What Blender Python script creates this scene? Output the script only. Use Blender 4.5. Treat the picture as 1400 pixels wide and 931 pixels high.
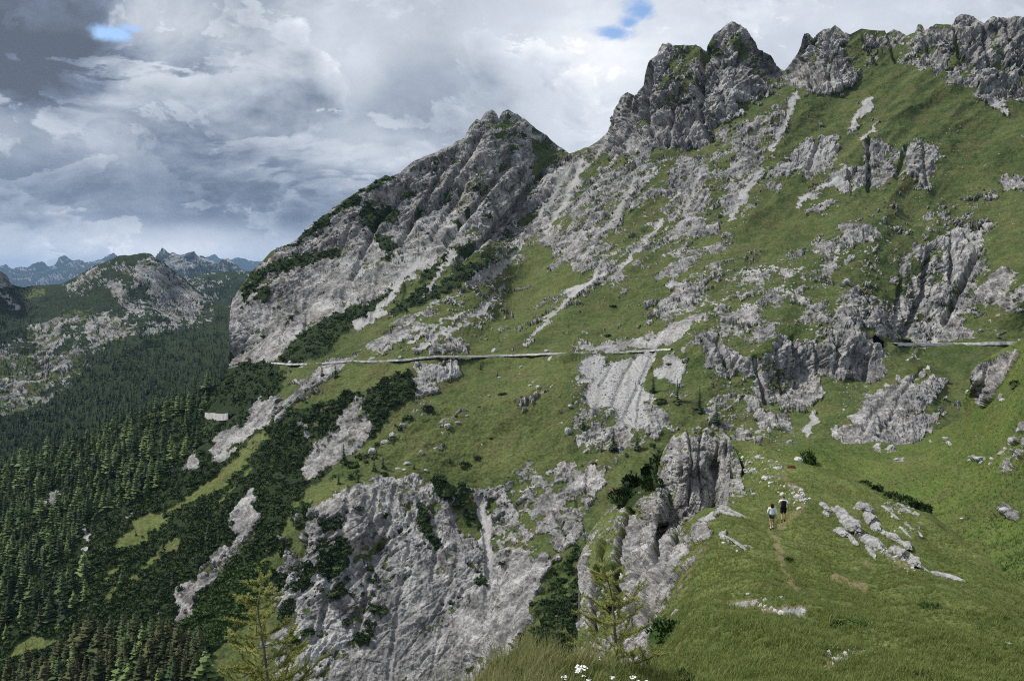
import bpy, bmesh, math, random, time
import numpy as np
from mathutils import Vector, Matrix, Euler
from concurrent.futures import ThreadPoolExecutor
T0 = time.time()
scn = bpy.context.scene
for o in list(bpy.data.objects):
    bpy.data.objects.remove(o)
COL = scn.collection
R = math.radians
random.seed(7)
rng = np.random.default_rng(11)

# ---------------------------------------------------------------- camera
FOC, CU, CV, HOR = 1100.0, 700.0, 465.5, 385.0      # photograph is 1400 wide
PITCH = math.atan((CV - HOR) / FOC)
cam_data = bpy.data.cameras.new('camera')
cam_data.sensor_width = 36.0
cam_data.lens = 36.0 * FOC / 1400.0
cam_data.clip_start = 0.1
cam_data.clip_end = 120000.0
cam = bpy.data.objects.new('camera', cam_data)
COL.objects.link(cam)
cam.rotation_euler = (math.pi / 2 - PITCH, 0, 0)
scn.camera = cam
CP, SP = math.cos(PITCH), math.sin(PITCH)

def ray(u, v):
    """direction (depth 1 along the view axis) through a place in the photograph"""
    x = (np.asarray(u, dtype=np.float64) - CU) / FOC
    y = -(np.asarray(v, dtype=np.float64) - CV) / FOC
    return np.stack([x, CP + y * SP, -SP + y * CP], axis=-1)

# ---------------------------------------------------------------- sun, sky, exposure
SUN_EL, SUN_AZ = R(54), R(-78)          # azimuth from +Y towards +X
sd = bpy.data.lights.new('sun', 'SUN')
sd.energy = 3.6
sd.angle = R(5)
sd.color = (1.0, 0.96, 0.90)
sun = bpy.data.objects.new('sun', sd)
COL.objects.link(sun)
sdir = Vector((math.sin(SUN_AZ) * math.cos(SUN_EL), math.cos(SUN_AZ) * math.cos(SUN_EL), math.sin(SUN_EL)))
sun.rotation_euler = sdir.to_track_quat('Z', 'Y').to_euler()

scn.view_settings.view_transform = 'Standard'
scn.view_settings.look = 'None'
scn.view_settings.exposure = 0.33
scn.view_settings.gamma = 1.0
scn.view_settings.use_curve_mapping = False
scn.cycles.max_bounces = 6
scn.cycles.diffuse_bounces = 3
scn.cycles.volume_bounces = 0
scn.cycles.transparent_max_bounces = 8
scn.cycles.use_denoising = False
scn.cycles.filter_width = 1.1

class NT:
    """small helper to wire shader nodes"""
    def __init__(self, tree):
        self.t = tree
        tree.nodes.clear()
    def n(self, kind, **kw):
        nd = self.t.nodes.new(kind)
        for k, v in kw.items():
            setattr(nd, k, v)
        return nd
    def put(self, sock, val):
        if isinstance(val, bpy.types.NodeSocket):
            self.t.links.new(val, sock)
        elif val is not None:
            if hasattr(sock, 'default_value'):
                try:
                    sock.default_value = val
                except Exception:
                    sock.default_value = tuple(val) + (1.0,)
    def math(self, op, a, b=None, c=None, clamp=False):
        m = self.n('ShaderNodeMath', operation=op, use_clamp=clamp)
        for i, x in enumerate((a, b, c)):
            if x is not None:
                self.put(m.inputs[i], x)
        return m.outputs[0]
    def vmath(self, op, a, b=None, scale=None):
        m = self.n('ShaderNodeVectorMath', operation=op)
        self.put(m.inputs[0], a)
        if b is not None:
            self.put(m.inputs[1], b)
        if scale is not None:
            self.put(m.inputs['Scale'], scale)
        return m.outputs['Value'] if op in ('LENGTH', 'DOT_PRODUCT', 'DISTANCE') else m.outputs[0]
    def noise(self, vec, scale, detail=4.0, rough=0.5, dist=0.0, dim='3D', kind='FBM'):
        m = self.n('ShaderNodeTexNoise', noise_dimensions=dim)
        m.noise_type = kind
        self.put(m.inputs['Vector'], vec)
        m.inputs['Scale'].default_value = scale
        m.inputs['Detail'].default_value = detail
        m.inputs['Roughness'].default_value = rough
        m.inputs['Distortion'].default_value = dist
        return m.outputs[0]
    def smooth(self, x, a, b, lo=0.0, hi=1.0):
        m = self.n('ShaderNodeMapRange', interpolation_type='SMOOTHSTEP')
        self.put(m.inputs['Value'], x)
        m.inputs['From Min'].default_value = a
        m.inputs['From Max'].default_value = b
        m.inputs['To Min'].default_value = lo
        m.inputs['To Max'].default_value = hi
        return m.outputs[0]
    def mix(self, f, a, b, mode='MIX'):
        m = self.n('ShaderNodeMix', data_type='RGBA', blend_type=mode)
        self.put(m.inputs[0], f)
        self.put(m.inputs[6], a)
        self.put(m.inputs[7], b)
        return m.outputs[2]

def c4(c):
    return (c[0], c[1], c[2], 1.0)

def build_world():
    w = bpy.data.worlds.new('World')
    scn.world = w
    w.use_nodes = True
    N = NT(w.node_tree)
    tc = N.n('ShaderNodeTexCoord')
    d = tc.outputs['Generated']
    q = N.vmath('MULTIPLY', d, (1.0, 1.0, 1.75))
    wv = N.n('ShaderNodeTexNoise')
    N.put(wv.inputs['Vector'], q)
    wv.inputs['Scale'].default_value = 3.2
    wv.inputs['Detail'].default_value = 5
    warp = N.vmath('SCALE', N.vmath('SUBTRACT', wv.outputs['Color'], (0.5, 0.5, 0.5)), scale=0.13)
    qw = N.vmath('ADD', q, warp)
    med = N.noise(qw, 4.4, 8, 0.62)
    fine = N.noise(N.vmath('ADD', q, N.vmath('SCALE', warp, scale=0.5)), 13.0, 6, 0.62)

    def blob(u, v, ru, rv, soft=1.0, rag=0.35):
        """soft patch of sky round the direction seen at (u, v)"""
        c = ray(u, v)
        c = c / np.linalg.norm(c)
        off = N.vmath('SUBTRACT', d, tuple(c))
        s = N.vmath('MULTIPLY', off, (FOC / ru, FOC / ru, FOC / rv))
        ln = N.vmath('LENGTH', s)
        ln = N.math('ADD', ln, N.math('MULTIPLY', N.math('SUBTRACT', med, 0.5), rag * 5))
        ln = N.math('ADD', ln, N.math('MULTIPLY', N.math('SUBTRACT', fine, 0.5), rag * 3))
        return N.smooth(ln, 1.0 + soft * 0.5, 1.0 - soft * 0.5)

    # three decks of cloud, each with a bright rim and a darker core
    lum = N.math('ADD', N.math('MULTIPLY', N.math('SUBTRACT', med, 0.5), 0.9), 0.56)
    for (sc, ofs, thr, wid, edge_l, slope, alpha) in CLOUD_DECKS:
        n_ = N.noise(N.vmath('ADD', qw, ofs), sc, 10, 0.60, 0.35)
        up = N.noise(N.vmath('ADD', N.vmath('ADD', qw, (0, 0, 0.05)), ofs), sc, 7, 0.60, 0.35)
        core = N.math('SUBTRACT', n_, thr)
        ll = N.math('SUBTRACT', edge_l, N.math('MULTIPLY', core, slope))
        ll = N.math('ADD', ll, N.math('MULTIPLY', N.math('SUBTRACT', n_, up), 2.2))
        ll = N.math('ADD', ll, N.math('MULTIPLY', N.math('SUBTRACT', fine, 0.5), 0.45))
        mk = N.math('MULTIPLY', N.smooth(n_, thr, thr + wid), alpha)
        lum = N.math('ADD', N.math('MULTIPLY', lum, N.math('SUBTRACT', 1.0, mk)), N.math('MULTIPLY', ll, mk))
    for (u, v, ru, rv, g, soft, rag) in SKY_BLOBS:
        lum = N.math('ADD', lum, N.math('MULTIPLY', blob(u, v, ru, rv, soft, rag), g))
    ramp = N.n('ShaderNodeValToRGB')
    N.put(ramp.inputs[0], lum)
    cr = ramp.color_ramp
    cr.elements[0].position = 0.0
    cr.elements[0].color = c4((0.095, 0.112, 0.140))
    cr.elements[1].position = 1.0
    cr.elements[1].color = c4((0.84, 0.85, 0.87))
    for pos, c in ((0.22, (0.150, 0.182, 0.245)), (0.42, (0.295, 0.338, 0.405)), (0.6, (0.45, 0.487, 0.545)), (0.8, (0.57, 0.61, 0.67))):
        e = cr.elements.new(pos)
        e.color = c4(c)
    sky = N.n('ShaderNodeTexSky', sky_type='NISHITA')
    sky.sun_disc = False
    sky.sun_elevation = SUN_EL
    sky.sun_rotation = SUN_AZ
    sky.altitude = 1500
    sky.air_density = 1.0
    bg_sky = N.n('ShaderNodeBackground')
    N.put(bg_sky.inputs[0], sky.outputs[0])
    bg_sky.inputs[1].default_value = 0.15
    bg_cl = N.n('ShaderNodeBackground')
    N.put(bg_cl.inputs[0], ramp.outputs[0])
    bg_cl.inputs[1].default_value = 1.0
    hole = None
    for (u, v, ru, rv) in SKY_HOLES:
        b = blob(u, v, ru, rv, 1.0, 1.0)
        hole = b if hole is None else N.math('MAXIMUM', hole, b)
    mix = N.n('ShaderNodeMixShader')
    N.put(mix.inputs[0], hole)
    N.put(mix.inputs[1], bg_cl.outputs[0])
    N.put(mix.inputs[2], bg_sky.outputs[0])
    out = N.n('ShaderNodeOutputWorld')
    N.put(out.inputs[0], mix.outputs[0])

# (u, v, half width, half height, brightness change, softness, raggedness)
SKY_BLOBS = [
    (15, 28, 108, 68, -0.52, 0.9, 0.24),
    (470, 60, 80, 45, 0.16, 1.6, 0.3),
    (230, 40, 90, 40, 0.22, 1.6, 0.3),
    (400, 262, 330, 55, -0.19, 1.6, 0.15),
    (90, 255, 260, 50, -0.2, 1.6, 0.25),
    (130, 205, 180, 30, 0.12, 1.5, 0.3),
    (510, 205, 70, 30, 0.12, 1.2, 0.3),
    (480, 100, 40, 40, 0.10, 0.9, 0.3),
    (640, 130, 170, 60, -0.12, 1.6, 0.25),
    (170, 340, 420, 24, 0.36, 1.6, 0.25),
    (800, 110, 110, 90, 0.20, 1.8, 0.3),
    (850, 190, 100, 60, 0.12, 1.6, 0.3),
    (1070, 40, 330, 70, 0.18, 1.8, 0.3),
]
CLOUD_DECKS = [(3.2, (1.3, 0.2, 0.7), 0.46, 0.05, 0.66, 2.4, 0.85), (5.0, (4.1, 2.2, 1.1), 0.50, 0.035, 0.68, 3.0, 0.8), (7.5, (7.7, 3.1, 2.9), 0.54, 0.03, 0.66, 3.2, 0.4)]
SKY_HOLES = [(878, 15, 26, 17), (838, 45, 44, 11), (860, 32, 20, 12), (158, 47, 24, 8), (184, 39, 18, 7)]
build_world()
# ---------------------------------------------------------------- noise
_perm = np.random.default_rng(3).permutation(256).astype(np.int32)
_perm = np.concatenate([_perm, _perm])
_GRAD = np.random.default_rng(4).normal(size=(256, 3))
_GRAD = (_GRAD / np.linalg.norm(_GRAD, axis=1, keepdims=True)).astype(np.float32)
_POOL = ThreadPoolExecutor(4)

def _perlin(p):
    ip = np.floor(p)
    f = (p - ip).astype(np.float32)
    ip = ip.astype(np.int32) & 255
    w = f * f * f * (f * (f * 6 - 15) + 10)
    res = None
    ax = [_perm[ip[:, 0]], _perm[(ip[:, 0] + 1) & 255]]
    cols = []
    for dx in (0, 1):
        for dy in (0, 1):
            b = _perm[ax[dx] + ((ip[:, 1] + dy) & 255)]
            for dz in (0, 1):
                h = _perm[b + ((ip[:, 2] + dz) & 255)]
                g = _GRAD[h]
                cols.append(g[:, 0] * (f[:, 0] - dx) + g[:, 1] * (f[:, 1] - dy) + g[:, 2] * (f[:, 2] - dz))
    wx, wy, wz = w[:, 0], w[:, 1], w[:, 2]
    def L(a, b, t):
        return a + (b - a) * t
    c = [L(cols[2 * i], cols[2 * i + 1], wz) for i in range(4)]
    return 1.6 * L(L(c[0], c[1], wy), L(c[2], c[3], wy), wx)

def perlin(p):
    n = len(p)
    if n < 20000:
        return _perlin(p)
    parts = np.array_split(np.arange(n), 8)
    return np.concatenate(list(_POOL.map(lambda ix: _perlin(p[ix[0]:ix[-1] + 1]), parts)))

def fbm(p, octaves=4, gain=0.5, seed=0):
    a, s, out = 1.0, 0.0, 0.0
    q = p + seed * 17.31
    for i in range(octaves):
        out = out + a * perlin(q)
        s += a
        a *= gain
        q = q * 2.03 + 5.7
    return out / s

def ridged(p, octaves=4, gain=0.5, seed=0):
    a, s, out = 1.0, 0.0, 0.0
    q = p + seed * 13.7
    for i in range(octaves):
        r = 1.0 - np.abs(perlin(q)) * 1.5
        out = out + a * r
        s += a
        a *= gain
        q = q * 2.07 + 3.1
    return out / s

def sstep(x, a, b):
    t = np.clip((x - a) / (b - a), 0, 1)
    return t * t * (3 - 2 * t)

def lerp(a, b, t):
    return a + (b - a) * t

# ---------------------------------------------------------------- objects
def tag(o, label=None, cat=None, group=None, kind=None):
    if label:
        o['label'] = label
    if cat:
        o['category'] = cat
    if group:
        o['group'] = group
    if kind:
        o['kind'] = kind
    return o

def link(o, parent=None):
    COL.objects.link(o)
    if parent is not None:
        o.parent = parent
    return o

def empty(name, loc, rz=0.0, scale=1.0):
    o = bpy.data.objects.new(name, None)
    o.empty_display_size = 0.3
    o.location = loc
    o.rotation_euler = (0, 0, rz)
    o.scale = (scale,) * 3
    return link(o)

def np_mesh(name, verts, quads=None, tris=None, mats=(), smooth=False, mat_idx=None):
    me = bpy.data.meshes.new(name)
    nq = 0 if quads is None else len(quads)
    nt = 0 if tris is None else len(tris)
    me.vertices.add(len(verts))
    me.vertices.foreach_set('co', np.asarray(verts, dtype=np.float32).ravel())
    loops = []
    if nq:
        loops.append(np.asarray(quads, dtype=np.int32).ravel())
    if nt:
        loops.append(np.asarray(tris, dtype=np.int32).ravel())
    if loops:
        li = np.concatenate(loops)
        me.loops.add(len(li))
        me.loops.foreach_set('vertex_index', li)
        me.polygons.add(nq + nt)
        st = np.concatenate([np.arange(nq) * 4, nq * 4 + np.arange(nt) * 3]).astype(np.int32)
        me.polygons.foreach_set('loop_start', st)
        me.polygons.foreach_set('use_smooth', np.full(nq + nt, smooth))
        if mat_idx is not None:
            me.polygons.foreach_set('material_index', np.asarray(mat_idx, dtype=np.int32))
    for m in mats:
        me.materials.append(m)
    me.update(calc_edges=True)
    me.validate()
    return me

def add_attr(me, name, data):
    a = me.attributes.new(name, 'FLOAT_COLOR', 'POINT')
    a.data.foreach_set('color', np.asarray(data, dtype=np.float32).ravel())

# ---------------------------------------------------------------- pixel rasters for the ground cover
RU0, RV0, RW, RH = -80, -20, 1560, 1040
class Cover:
    """rock / scrub / scree / light grass / bare earth over one sheet of terrain"""
    CH = ('rock', 'scrub', 'scree', 'light', 'dirt', 'amp', 'carve')
    def __init__(self, **base):
        self.a = {c: np.full((RH, RW), base.get(c, 1.0 if c == 'amp' else 0.0), dtype=np.float32) for c in self.CH}
    def poly(self, pts, **vals):
        pts = np.asarray(pts, dtype=np.float64)
        u0, v0 = np.floor(pts.min(0)).astype(int)
        u1, v1 = np.ceil(pts.max(0)).astype(int) + 1
        u0, u1 = max(u0, RU0), min(u1, RU0 + RW)
        v0, v1 = max(v0, RV0), min(v1, RV0 + RH)
        if u1 <= u0 or v1 <= v0:
            return
        uu, vv = np.meshgrid(np.arange(u0, u1) + 0.5, np.arange(v0, v1) + 0.5)
        ins = np.zeros(uu.shape, bool)
        n = len(pts)
        for i in range(n):
            xa, ya = pts[i]
            xb, yb = pts[(i + 1) % n]
            if ya == yb:
                continue
            c = ((ya > vv) != (yb > vv)) & (uu < (xb - xa) * (vv - ya) / (yb - ya) + xa)
            ins ^= c
        sl = (slice(v0 - RV0, v1 - RV0), slice(u0 - RU0, u1 - RU0))
        for k, val in vals.items():
            self.a[k][sl][ins] = val
    def line(self, pts, w, **vals):
        for (xa, ya), (xb, yb) in zip(pts[:-1], pts[1:]):
            dx, dy = xb - xa, yb - ya
            L = math.hypot(dx, dy) or 1.0
            nx, ny = -dy / L * w / 2, dx / L * w / 2
            ex, ey = dx / L * w / 4, dy / L * w / 4
            self.poly([(xa + nx - ex, ya + ny - ey), (xb + nx + ex, yb + ny + ey), (xb - nx + ex, yb - ny + ey), (xa - nx - ex, ya - ny - ey)], **vals)
    def spot(self, u, v, r, r2=None, **vals):
        r2 = r2 or r
        self.poly([(u + r * math.cos(t), v + r2 * math.sin(t)) for t in np.linspace(0, 2 * math.pi, 13)[:-1]], **vals)
    def blur(self, n=2, only=None):
        for c in (only or self.CH):
            a = self.a[c]
            for _ in range(n):
                a = (np.roll(a, 1, 0) + a * 2 + np.roll(a, -1, 0)) / 4
                a = (np.roll(a, 1, 1) + a * 2 + np.roll(a, -1, 1)) / 4
            self.a[c] = a
    def get(self, c, u, v):
        x = np.clip(u - RU0 - 0.5, 0, RW - 1.001)
        y = np.clip(v - RV0 - 0.5, 0, RH - 1.001)
        i, j = x.astype(np.int32), y.astype(np.int32)
        fx, fy = (x - i).astype(np.float32), (y - j).astype(np.float32)
        a = self.a[c]
        return (a[j, i] * (1 - fx) + a[j, i + 1] * fx) * (1 - fy) + (a[j + 1, i] * (1 - fx) + a[j + 1, i + 1] * fx) * fy

class DepthMap:
    """smooth surface through known points (u, v, metres); planes come out exact"""
    def __init__(self, pts, soft=22.0):
        p = np.asarray(pts, dtype=np.float64)
        self.c = p[:, :2]
        self.soft = soft
        n = len(p)
        d = np.sqrt(((self.c[:, None] - self.c[None]) ** 2).sum(-1) + soft ** 2)
        A = np.zeros((n + 3, n + 3))
        A[:n, :n] = d - np.eye(n) * 1e-6
        A[:n, n] = A[n, :n] = 1
        A[:n, n + 1:] = self.c / 1000
        A[n + 1:, :n] = self.c.T / 1000
        b = np.zeros(n + 3)
        b[:n] = 1000.0 / p[:, 2]
        self.w = np.linalg.solve(A, b)
        st = 5
        self.gu = np.arange(RU0, RU0 + RW + st, st)
        self.gv = np.arange(RV0, RV0 + RH + 200, st)
        U, V = np.meshgrid(self.gu, self.gv)
        q = np.stack([U.ravel(), V.ravel()], -1).astype(np.float64)
        out = self.w[n] + q @ self.w[n + 1:] / 1000
        for k in range(n):
            out += self.w[k] * np.sqrt((q[:, 0] - self.c[k, 0]) ** 2 + (q[:, 1] - self.c[k, 1]) ** 2 + soft ** 2)
        self.g = np.clip(out, 1e-3, None).reshape(U.shape)
        self.st = st
    def z(self, u, v):
        x = np.clip((u - self.gu[0]) / self.st, 0, len(self.gu) - 1.001)
        y = np.clip((v - self.gv[0]) / self.st, 0, len(self.gv) - 1.001)
        i, j = x.astype(int), y.astype(int)
        fx, fy = x - i, y - j
        a = self.g
        w = (a[j, i] * (1 - fx) + a[j, i + 1] * fx) * (1 - fy) + (a[j + 1, i] * (1 - fx) + a[j + 1, i + 1] * fx) * fy
        return 1000.0 / w

class Sheet:
    """one sheet of terrain: a fine net over real depths, with a back slope behind its skyline"""
    def __init__(self, u0, u1, top, bottom, dm, du=1.367, dv=1.367, jag=0.0):
        self.u = np.arange(u0, u1 + du, du)
        nu = len(self.u)
        tp = np.asarray(top, dtype=float)
        self.top = np.interp(self.u, tp[:, 0], tp[:, 1])
        if np.isscalar(bottom):
            self.bot = np.full(nu, float(bottom))
        else:
            bp = np.asarray(bottom, dtype=float)
            self.bot = np.interp(self.u, bp[:, 0], bp[:, 1])
        vs = np.arange(self.top.min() - dv, self.bot.max() + dv, dv)
        nv = len(vs)
        # a regular net; whatever would rise above the skyline is folded onto it
        self.V = np.minimum(np.maximum(vs[:, None], self.top[None]), self.bot[None])
        self.U = np.broadcast_to(self.u[None], self.V.shape).copy()
        self.nv, self.nu = nv, nu
        pos = lambda U, V: ray(U, V) * dm.z(U, V)[..., None]
        self.P = pos(self.U, self.V)
        self.zc = dm.z(self.U, self.V)
        e = 2.0
        nn = np.cross(pos(self.U, self.V + e) - pos(self.U, self.V - e), pos(self.U + e, self.V) - pos(self.U - e, self.V))
        self.N = nn / (np.linalg.norm(nn, axis=-1, keepdims=True) + 1e-12)
    def smooth_normals(self, k=6):
        n = self.N
        for ax in (0, 1):
            for _ in range(k):
                n = (np.roll(n, 1, ax) + 2 * n + np.roll(n, -1, ax)) / 4
        self.N = n / (np.linalg.norm(n, axis=-1, keepdims=True) + 1e-12)
    def at(self, u, v):
        """point of the finished surface seen at (u, v)"""
        i = int(np.clip(round((u - self.u[0]) / (self.u[1] - self.u[0])), 0, self.nu - 1))
        j = int(np.clip(np.searchsorted(self.V[:, i], v), 0, self.nv - 1))
        return Vector(self.P[j, i])
    def index(self, u, v):
        i = int(np.clip(round((u - self.u[0]) / (self.u[1] - self.u[0])), 0, self.nu - 1))
        j = int(np.clip(np.searchsorted(self.V[:, i], v), 0, self.nv - 1))
        return j, i
    def build(self, name, attrs, mat, back=((0.03, 0.015), (0.10, 0.07), (0.30, 0.40)), left=False, split=None, smooth=False):
        P = self.P
        nv, nu = self.nv, self.nu
        hd = ray(self.U[0], self.V[0])
        hd[:, 2] = 0
        hd /= np.linalg.norm(hd, axis=1, keepdims=True)
        zt = np.linalg.norm(P[0, :, :2], axis=1)
        rows = []
        for a, b in back[::-1]:
            q = P[0] + hd * (a * zt)[:, None]
            q[:, 2] -= b * zt
            rows.append(q)
        full = np.concatenate([np.stack(rows, 0), P], 0) if rows else P
        nb = len(rows)
        at = {k: np.concatenate([np.repeat(v[:1], nb, 0), v], 0) for k, v in attrs.items()}
        if left:
            cols = []
            lp = full[:, 0]
            ld = lp.copy()
            ld[:, 2] = 0
            zl = np.linalg.norm(ld, axis=1, keepdims=True)
            ld /= zl
            for a in (0.25, 0.08, 0.02):
                q = lp + ld * zl * a + np.array([0.02, 0, -0.3]) * zl * a
                cols.append(q)
            full = np.concatenate([np.stack(cols, 1), full], 1)
            at = {k: np.concatenate([np.repeat(v[:, :1], 3, 1), v], 1) for k, v in at.items()}
        H, W = full.shape[:2]
        idx = np.arange(H * W).reshape(H, W)
        q = np.stack([idx[:-1, :-1], idx[1:, :-1], idx[1:, 1:], idx[:-1, 1:]], -1).reshape(-1, 4)
        verts = full.reshape(-1, 3)
        ar = np.linalg.norm(np.cross(verts[q[:, 2]] - verts[q[:, 0]], verts[q[:, 3]] - verts[q[:, 1]]), axis=1)
        good = ar > 1e-9
        at = {k: v.reshape(-1, 4) for k, v in at.items()}
        objs = []
        if split is None:
            me = np_mesh(name, verts, quads=q[good], mats=[mat], smooth=smooth)
            for k, v in at.items():
                add_attr(me, k, v)
            o = link(bpy.data.objects.new(name, me))
            tag(o, kind='structure')
            return [o]
        lab, names = split
        lab = np.concatenate([np.repeat(lab[:1], nb, 0), lab], 0)
        fl = lab[:-1, :-1].ravel()
        for k, nm in enumerate(names):
            sel = q[(fl == k) & good]
            if not len(sel):
                continue
            used, inv = np.unique(sel, return_inverse=True)
            me = np_mesh(nm, verts[used], quads=inv.reshape(-1, 4), mats=[mat], smooth=smooth)
            for kk, v in at.items():
                add_attr(me, kk, v[used])
            o = link(bpy.data.objects.new(nm, me))
            tag(o, kind='structure')
            objs.append(o)
        return objs

# ---------------------------------------------------------------- materials
def principled(N, color, rough=0.9, spec=0.2, bump=None, bstr=0.3, bdist=0.1):
    b = N.n('ShaderNodeBsdfPrincipled')
    N.put(b.inputs['Base Color'], color)
    N.put(b.inputs['Roughness'], rough)
    b.inputs['Specular IOR Level'].default_value = spec
    if bump is not None:
        bp = N.n('ShaderNodeBump')
        bp.inputs['Strength'].default_value = bstr
        bp.inputs['Distance'].default_value = bdist
        N.put(bp.inputs['Height'], bump)
        N.put(b.inputs['Normal'], bp.outputs[0])
    o = N.n('ShaderNodeOutputMaterial')
    N.put(o.inputs[0], b.outputs[0])
    return b

def new_mat(name):
    m = bpy.data.materials.new(name)
    m.use_nodes = True
    return m, NT(m.node_tree)

def terrain_mat(name, s=1.0, grass_a=(0.044, 0.065, 0.019), grass_b=(0.092, 0.110, 0.038), grass_l=(0.118, 0.142, 0.044),
                scrub_a=(0.012, 0.022, 0.009), scrub_b=(0.030, 0.048, 0.016), rock_a=(0.108, 0.105, 0.101), rock_b=(0.385, 0.375, 0.358),
                fine_w=0.55, bump=True):
    """limestone, scree, grass and dwarf pine mixed by the ground cover; s = metres of the finest grain"""
    m, N = new_mat(name)
    tc = N.n('ShaderNodeTexCoord')
    p = tc.outputs['Object']
    at = N.n('ShaderNodeAttribute', attribute_name='cover')
    sp = N.n('ShaderNodeSeparateColor')
    N.put(sp.inputs[0], at.outputs['Color'])
    rk, sc, te = sp.outputs
    lg = at.outputs['Alpha']
    at2 = N.n('ShaderNodeAttribute', attribute_name='tone')
    sp2 = N.n('ShaderNodeSeparateColor')
    N.put(sp2.inputs[0], at2.outputs['Color'])
    dirt, stain_shade, tone = sp2.outputs
    n1 = N.noise(p, 1.0 / (s * 1.6), 4, 0.6)
    n2 = N.noise(p, 1.0 / (s * 9), 5, 0.55)
    n3 = N.noise(p, 1.0 / (s * 60), 4, 0.5)
    n4 = N.noise(p, 1.0 / (s * 0.7), 2, 0.5)
    edge = N.math('ADD', N.math('MULTIPLY', N.math('SUBTRACT', n1, 0.5), fine_w), N.math('MULTIPLY', N.math('SUBTRACT', n2, 0.5), fine_w * 0.8))
    rock_f = N.smooth(N.math('ADD', rk, edge), 0.40, 0.60)
    scrub_f = N.smooth(N.math('ADD', sc, N.math('MULTIPLY', edge, 0.9)), 0.38, 0.62)
    # grass
    g = N.mix(N.smooth(N.math('ADD', N.math('MULTIPLY', n2, 0.6), N.math('MULTIPLY', n3, 0.4)), 0.36, 0.64), grass_a, grass_b)
    g = N.mix(lg, g, grass_l)
    g = N.mix(N.math('MULTIPLY', N.smooth(N.noise(p, 1.0 / (s * 22), 5, 0.6), 0.48, 0.68), 0.55), g, (0.098, 0.088, 0.038))
    n6 = N.noise(p, 1.0 / (s * 4.5), 4, 0.65, 0.4)
    g = N.mix(N.math('MULTIPLY', N.smooth(n6, 0.52, 0.70), 0.6), g, (0.026, 0.042, 0.012))
    g = N.mix(1.0, g, N.mix(N.smooth(n1, 0.25, 0.75), (0.60, 0.60, 0.60), (1.38, 1.38, 1.38)), 'MULTIPLY')
    g = N.mix(N.math('MULTIPLY', dirt, N.smooth(n2, 0.25, 0.75, 0.55, 1.0)), g, (0.20, 0.155, 0.095))
    # dwarf pine
    s_ = N.mix(N.smooth(n1, 0.34, 0.68), scrub_a, scrub_b)
    s_ = N.mix(N.math('MULTIPLY', N.smooth(N.noise(p, 1.0 / (s * 14), 5, 0.6), 0.45, 0.7), 0.5), s_, (0.040, 0.062, 0.020))
    s_ = N.mix(N.math('MULTIPLY', lg, 0.7), s_, (0.055, 0.085, 0.022))
    # rock
    mp = N.n('ShaderNodeMapping')
    N.put(mp.inputs[0], p)
    mp.inputs['Rotation'].default_value = (0.2, 0.5, 0.3)
    mp.inputs['Scale'].default_value = (1.0, 1.0, 0.35)
    n5 = N.noise(mp.outputs[0], 1.0 / (s * 7), 6, 0.62, 0.6)
    r = N.mix(N.smooth(n5, 0.3, 0.68), rock_a, rock_b)
    r = N.mix(1.0, r, N.mix(N.smooth(n1, 0.28, 0.72), (0.55, 0.55, 0.56), (1.28, 1.28, 1.27)), 'MULTIPLY')
    r = N.mix(1.0, r, N.mix(N.smooth(N.noise(p, 1.0 / (s * 20), 5, 0.65, 0.5), 0.36, 0.66), (0.66, 0.67, 0.69), (1.14, 1.13, 1.12)), 'MULTIPLY')
    r = N.mix(N.math('MULTIPLY', N.smooth(N.noise(p, 1.0 / (s * 30), 4, 0.6), 0.55, 0.72), 0.35), r, (0.36, 0.31, 0.25))
    r = N.mix(N.math('MULTIPLY', N.smooth(N.noise(p, 1.0 / (s * 45), 6, 0.62, 0.4), 0.50, 0.66), 0.6), r, N.mix(N.smooth(n1, 0.3, 0.7), (0.30, 0.298, 0.29), (0.58, 0.575, 0.56)))
    r = N.mix(N.math('MULTIPLY', stain_shade, 0.85), r, (0.060, 0.062, 0.060))  # dark streaks on the rock, plus painted shade in its cracks
    tr = N.mix(N.smooth(n1, 0.2, 0.8), (0.25, 0.248, 0.24), (0.44, 0.435, 0.425))
    tr = N.mix(N.math('MULTIPLY', stain_shade, 0.6), tr, (0.14, 0.14, 0.136))
    r = N.mix(te, r, tr)
    col = N.mix(scrub_f, g, s_)
    col = N.mix(rock_f, col, r)
    hgt = N.math('ADD', N.math('MULTIPLY', n1, 0.6), N.math('MULTIPLY', n4, 0.4))
    hgt = N.math('ADD', hgt, N.math('MULTIPLY', n5, N.math('MULTIPLY', rock_f, 0.8)))
    principled(N, col, 0.95, 0.12, hgt if bump else None, 0.7, s * 0.9)
    return m
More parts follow.
